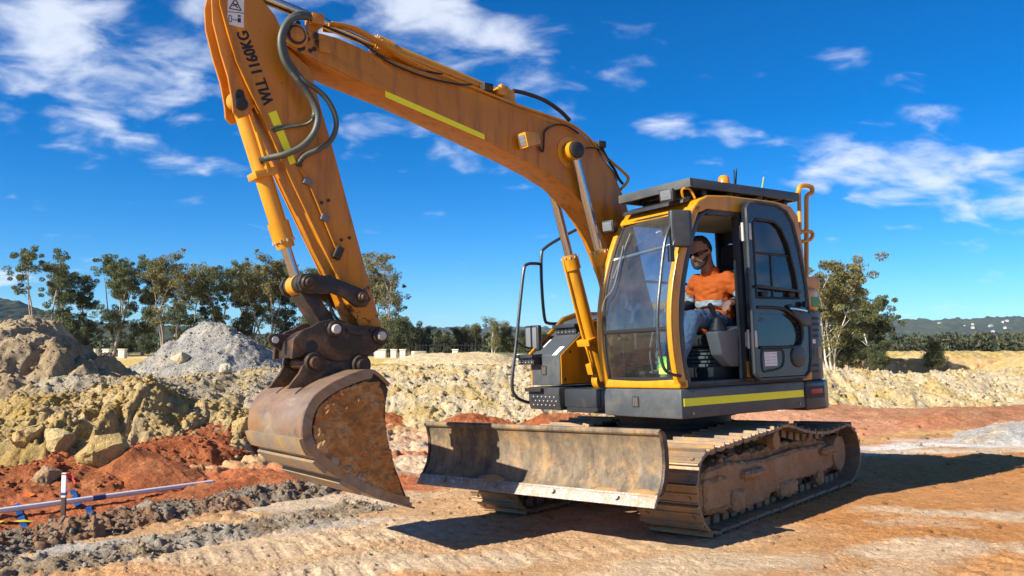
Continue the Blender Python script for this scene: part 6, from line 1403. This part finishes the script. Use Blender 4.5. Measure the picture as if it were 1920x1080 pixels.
shirt = skinned('shirt', [
    [((.075, .72, 1.84), .150), ((.09, .64, 1.92), .140), ((.09, .80, 1.92), .140), ((.105, .66, 2.08), .145), ((.105, .78, 2.08), .145), ((.115, .64, 2.20), .135), ((.115, .80, 2.20), .135), ((.11, .72, 2.27), .125)],
    [((.11, .80, 2.20), .12), ((.09, .93, 2.285), .094), ((.055, 1.02, 2.17), .090), ((.03, 1.065, 2.09), .080)], [((.11, .64, 2.20), .12), ((.10, .51, 2.285), .094), ((.07, .42, 2.17), .088), ((.055, .395, 2.10), .078)],
    [((.13, .66, 2.37), .050), ((.17, .66, 2.36), .035), ((.205, .72, 2.33), .03), ((.17, .78, 2.36), .035), ((.13, .78, 2.37), .050), ((.09, .72, 2.38), .055)], [((.2, .68, 1.83), .10), ((.2, .76, 1.83), .10)]], .012, M_hi, person, 5)
folds(shirt, .011, 9, 9, 17, 3)
skinned('cuff', [[((.025, 1.065, 2.085), .072), ((.06, 1.07, 2.055), .066), ((.185, 1.075, 2.045), .048)]], .01, M_navy, person, 4); skinned('cuff', [[((.055, .392, 2.08), .070), ((.10, .395, 2.05), .064), ((.27, .43, 2.01), .046)]], .01, M_navy, person, 4)
skinned('collar', [[((.15, .66, 2.395), .028), ((.20, .69, 2.37), .022)], [((.15, .78, 2.395), .028), ((.20, .75, 2.37), .022)], [((.15, .66, 2.40), .028), ((.10, .72, 2.42), .035), ((.15, .78, 2.40), .028)]], .009, M_navy, person, 3)
band(shirt, 'reflective_band', lambda c: .0 < (c.z - 2.0) - .10 * (c.x - .1) < .055 and .53 < c.y < .91, M_band, person)
def armband(c):
    for s, e in ((V_((.09, .93, 2.285)), V_((.03, 1.065, 2.09))), (V_((.10, .51, 2.285)), V_((.055, .395, 2.10)))):
        t = (V_(c) - s).dot(e - s) / (e - s).length_squared
        if .62 < t < .92 and abs(c.y - .72) > .22: return True
    return False
band(shirt, 'sleeve_band', armband, M_band, person)
folds(skinned('jeans', [[((.06, .72, 1.83), .145), ((.06, .82, 1.82), .115), ((.30, .855, 1.865), .108), ((.60, .885, 1.885), .086), ((.70, .875, 1.68), .078), ((.80, .862, 1.47), .070)], [((.06, .62, 1.82), .115), ((.30, .605, 1.865), .108), ((.645, .58, 1.885), .086), ((.71, .59, 1.68), .078), ((.755, .60, 1.47), .070)]], .012, M_jean, person, 4), .010, 16, 10, 14, 5)
for y, x in ((.86, .80), (.60, .745)):
    skinned('boot', [[((x, y, 1.48), .066), ((x, y, 1.39), .068), ((x + .01, y, 1.33), .058)], [((x - .02, y, 1.335), .055), ((x + .11, y, 1.335), .056), ((x + .20, y, 1.325), .048)]], .01, M_boot, person, 3)
skinned('beard', [[(H(.03, .082, -.055), .024), (H(.055, .066, -.092), .028), (H(.088, .03, -.122), .030), (H(.096, 0, -.128), .031), (H(.088, -.03, -.122), .030), (H(.055, -.066, -.092), .028), (H(.03, -.082, -.055), .024)], [(H(.088, .038, -.088), .02), (H(.105, .02, -.062), .013), (H(.112, 0, -.060), .013), (H(.105, -.02, -.062), .013), (H(.088, -.038, -.088), .02)]], .008, M_beard, person, 3)
skinned('hair', [[(H(-.025, 0, .062), .114), (H(-.045, 0, .02), .112)]], .01, M_hair, person, 3)
gl = MB(); arcp = [(-.02, .116, .012), (.04, .108, .012), (.085, .082, .010), (.112, .045, .004), (.120, 0, .006), (.112, -.045, .004), (.085, -.082, .010), (.04, -.108, .012), (-.02, -.116, .012)]; hgt = [.006, .008, .020, .026, .010, .026, .020, .008, .006]
gl.loft([[H(f, s, u + h), H(f + .007, s * 1.04, u + h), H(f + .007, s * 1.04, u - h), H(f, s, u - h)] for (f, s, u), h in zip(arcp, hgt)]); gl.build('sunglasses', M_lens, person)

# ================================================================== small things on the site
M_pvc = worn('white pvc', (.74, .74, .75), .35, dirt=(.45, .28, .18), dirt_lo=.55, dirt_hi=.8, dirt_max=.4, scale=3); M_blue = plain('blue tape', (.015, .07, .22), .5); M_wood = plain('dark stake wood', (.065, .035, .025), .8)
M_rtape = plain('red ribbon', (.62, .03, .03), .6); M_ytape = plain('yellow warning tape', (.72, .62, .02), .5); M_or = plain('orange ribbon', (.85, .18, .02), .6)
def P3(px, py, d): return Vector(((px - 960) / FPX * d, d, EYE - (py - 640) / FPX * d * 1.0 / 1.0))
pg = V_((*GP(131, 972), 0)); zg = gh(pg.x, pg.y); peg = empty('survey_peg', (pg.x, pg.y, zg)); Lp = EYE - (883 - 640) / FPX * pg.y - zg
w = .024
MB().box(-w, w, -w * .6, w * .6, -.12, Lp * .50).build('stake', M_wood, peg, bevel=.003); MB().box(-w * 1.03, w * 1.03, -w * .64, w * .64, Lp * .50, Lp).build('painted_top', M_pvc, peg, bevel=.003)
MB().box(-w * 1.1, w * 1.1, -w * .70, w * .70, Lp * .545, Lp * .60).build('blue_band', M_blue, peg); MB().box(-w * 1.1, w * 1.1, -w * .70, w * .70, Lp * .955, Lp * .985).build('ribbon_knot', M_rtape, peg)
rbn = MB(); rbn.loft([[V_((w + t, -.01 + .03 * math.sin(t * 40), Lp * .955 - t * .65 + o)) for o in (-.018 - t * .06, .018)] + [V_((w + t, -.006 + .03 * math.sin(t * 40), Lp * .955 - t * .65 + o)) for o in (.018, -.018 - t * .06)] for t in np.linspace(0, .115, 8)]); rbn.build('ribbon', M_rtape, peg)
tag(peg, 'upright survey peg with white top, blue band and red ribbon', 'survey peg')
pa, pb = V_((*GP(-60, 976), 0)), V_((*GP(405, 905), 0)); pa.z = gz(pa.x, pa.y) + .075; pb.z = gz(pb.x, pb.y) + .03
pipe = MB(); pipe.tube([pa.lerp(pb, t) for t in np.linspace(0, 1, 14)], .031, 12); PI_ = pipe.build('pvc_pipe', M_pvc); tag(PI_, 'long white plastic pipe lying across the red trench', 'pipe')
q = pa.lerp(pb, .49); dd = (pb - pa).normalized(); MB().cyl(q - dd * .075, q + dd * .075, .0325, n=14).build('blue_tape', M_blue, PI_)
def ribbon(name, label, pts, wdt, m, cat, lift=.012):
    P = []
    for (px, py, d) in pts: q = GP(px, py); p = V_((q[0], q[1], -9)); P.append(V_((p.x, p.y, max(p.z, gh(p.x, p.y)) + lift)))
    P = spline(P, 6); b = MB()
    L = []
    for i, p in enumerate(P):
        t = (P[min(i + 1, len(P) - 1)] - P[max(0, i - 1)]); t.z = 0; n = V_((-t.y, t.x, 0)).normalized() * wdt; tw = V_((0, 0, .3 * wdt * math.sin(i * 1.3)))
        p2 = V_((p.x, p.y, max(p.z, gh(p.x, p.y) + lift))); L.append([p2 + n + tw, p2 - n - tw, p2 - n - tw - V_((0, 0, .004)), p2 + n + tw - V_((0, 0, .004))])
    b.loft(L); return tag(b.build(name, m), label, cat)
ribbon('warning_tape', 'yellow tape lying along the trench beside the peg', [(-60, 985, 8.6), (0, 981, 8.7), (70, 976, 8.8), (120, 973, 8.9), (180, 968, 9.0), (228, 964, 9.1)], .028, M_ytape, 'tape', .02)
ribbon('marker_tape', 'short blue tape crossing the pipe behind the peg', [(144, 916, 10.4), (150, 930, 10.1), (158, 948, 9.7)], .032, M_blue, 'tape')
ribbon('marker_tape', 'blue tape under the pipe near the yellow tape end', [(176, 948, 9.6), (180, 960, 9.35), (186, 970, 9.2)], .032, M_blue, 'tape')
ribbon('marker_tape', 'blue tape running under pipe and yellow tape away from the peg', [(42, 946, 9.6), (52, 965, 9.2), (62, 990, 8.7)], .032, M_blue, 'tape')
ribbon('marker_tape', 'scrap of orange ribbon on the red dirt behind the pipe', [(66, 918, 10.6), (68, 932, 10.3)], .05, M_or, 'tape')
ribbon('yellow_hose', 'yellow hose arched over the red ground before the spoil bank', [(1694, 781, 18.6), (1712, 776, 18.7), (1735, 772, 18.8), (1762, 773, 18.7)], .03, M_ytape, 'hose', .05)
ribbon('marker_tape', 'scrap of orange netting at the foot of the spoil bank', [(1658, 768, 20.2), (1668, 771, 20.0)], .10, M_or, 'tape')
def boulder(label, px, py, d, s, seed, m=None, col=(.60, .43, .18)):
    rs = np.random.RandomState(seed); bm = bmesh.new()
    for k in range(26):
        v = rs.normal(size=3); v /= np.abs(v).max() ** .75 * np.linalg.norm(v) ** .25; bm.verts.new(V_(v * s * np.array((1.1, .9, .8)) * rs.uniform(.85, 1.1)))
    r = bmesh.ops.convex_hull(bm, input=bm.verts); bmesh.ops.delete(bm, geom=[g for g in r['geom_interior'] if isinstance(g, bmesh.types.BMVert)], context='VERTS')
    bmesh.ops.bevel(bm, geom=list(bm.edges), offset=s * .06, segments=1, affect='EDGES'); bmesh.ops.triangulate(bm, faces=bm.faces)
    for k in range(2): bmesh.ops.subdivide_edges(bm, edges=[e for e in bm.edges if e.calc_length() > s * .22], cuts=1); bmesh.ops.triangulate(bm, faces=[f for f in bm.faces if len(f.verts) > 3])
    from mathutils import noise as mn
    bm.normal_update()
    for v in bm.verts: v.co += v.normal * s * .09 * mn.fractal(v.co / s * 2.2 + V_((seed, 0, 0)), 1, 2, 5)
    me = bpy.data.meshes.new('boulder'); bm.to_mesh(me); bm.free()
    at = me.color_attributes.new('Col', 'FLOAT_COLOR', 'POINT'); c = np.ones((len(me.vertices), 4), np.float32); c[:, :3] = np.array(col) * rs.uniform(.88, 1.12, (len(me.vertices), 1)); at.data.foreach_set('color', c.ravel())
    me.materials.append(M_clod); o = bpy.data.objects.new('clay_boulder', me); COL.objects.link(o); q = GS(px, py + s * .55 / d * FPX); o.location = (q[0], q[1] + s * .3, q[2] + s * .30); o.rotation_euler = (rs.uniform(-.3, .3), rs.uniform(-.3, .3), rs.uniform(0, 6)); return tag(o, label, 'boulder')
boulder('square yellow clay boulder at the end of the clay heap', 62, 812, 12.0, .20, 3)
boulder('rounded yellow clay boulder in the foot of the clay heap', 118, 822, 11.9, .24, 5, col=(.60, .46, .22))
boulder('broad ochre clay boulder low in the clay heap', 190, 838, 11.8, .30, 8, col=(.58, .41, .16))
boulder('pale upright boulder on the shoulder of the gravel pile', 424, 690, 18.5, .16, 11, col=(.60, .52, .38))
boulder('flat cream boulder on the crest of the rubble bank', 340, 668, 18.6, .22, 14, col=(.60, .50, .32))
boulder('small ochre boulder under the rubble bank', 455, 792, 13.6, .16, 17)
boulder('tan clay boulder behind the survey peg, half sunk in red dirt', 95, 886, 11.2, .15, 23, col=(.45, .30, .17))
# ================================================================== air
hz = MB(); hz.box(-6000, 6000, -300, 5600, -40, 125); HZ = hz.build('haze', None, smooth=False); tag(HZ, 'thin blue air over the whole site', 'haze', kind='stuff')
m = bpy.data.materials.new('air'); m.use_nodes = True; nt = m.node_tree; nt.nodes.clear(); o = nt.nodes.new('ShaderNodeOutputMaterial'); v = nt.nodes.new('ShaderNodeVolumePrincipled')
v.inputs['Color'].default_value = (.50, .74, 1.0, 1); v.inputs['Density'].default_value = 0.00006; v.inputs['Anisotropy'].default_value = 0.0; nt.links.new(v.outputs[0], o.inputs['Volume']); HZ.data.materials.append(m)
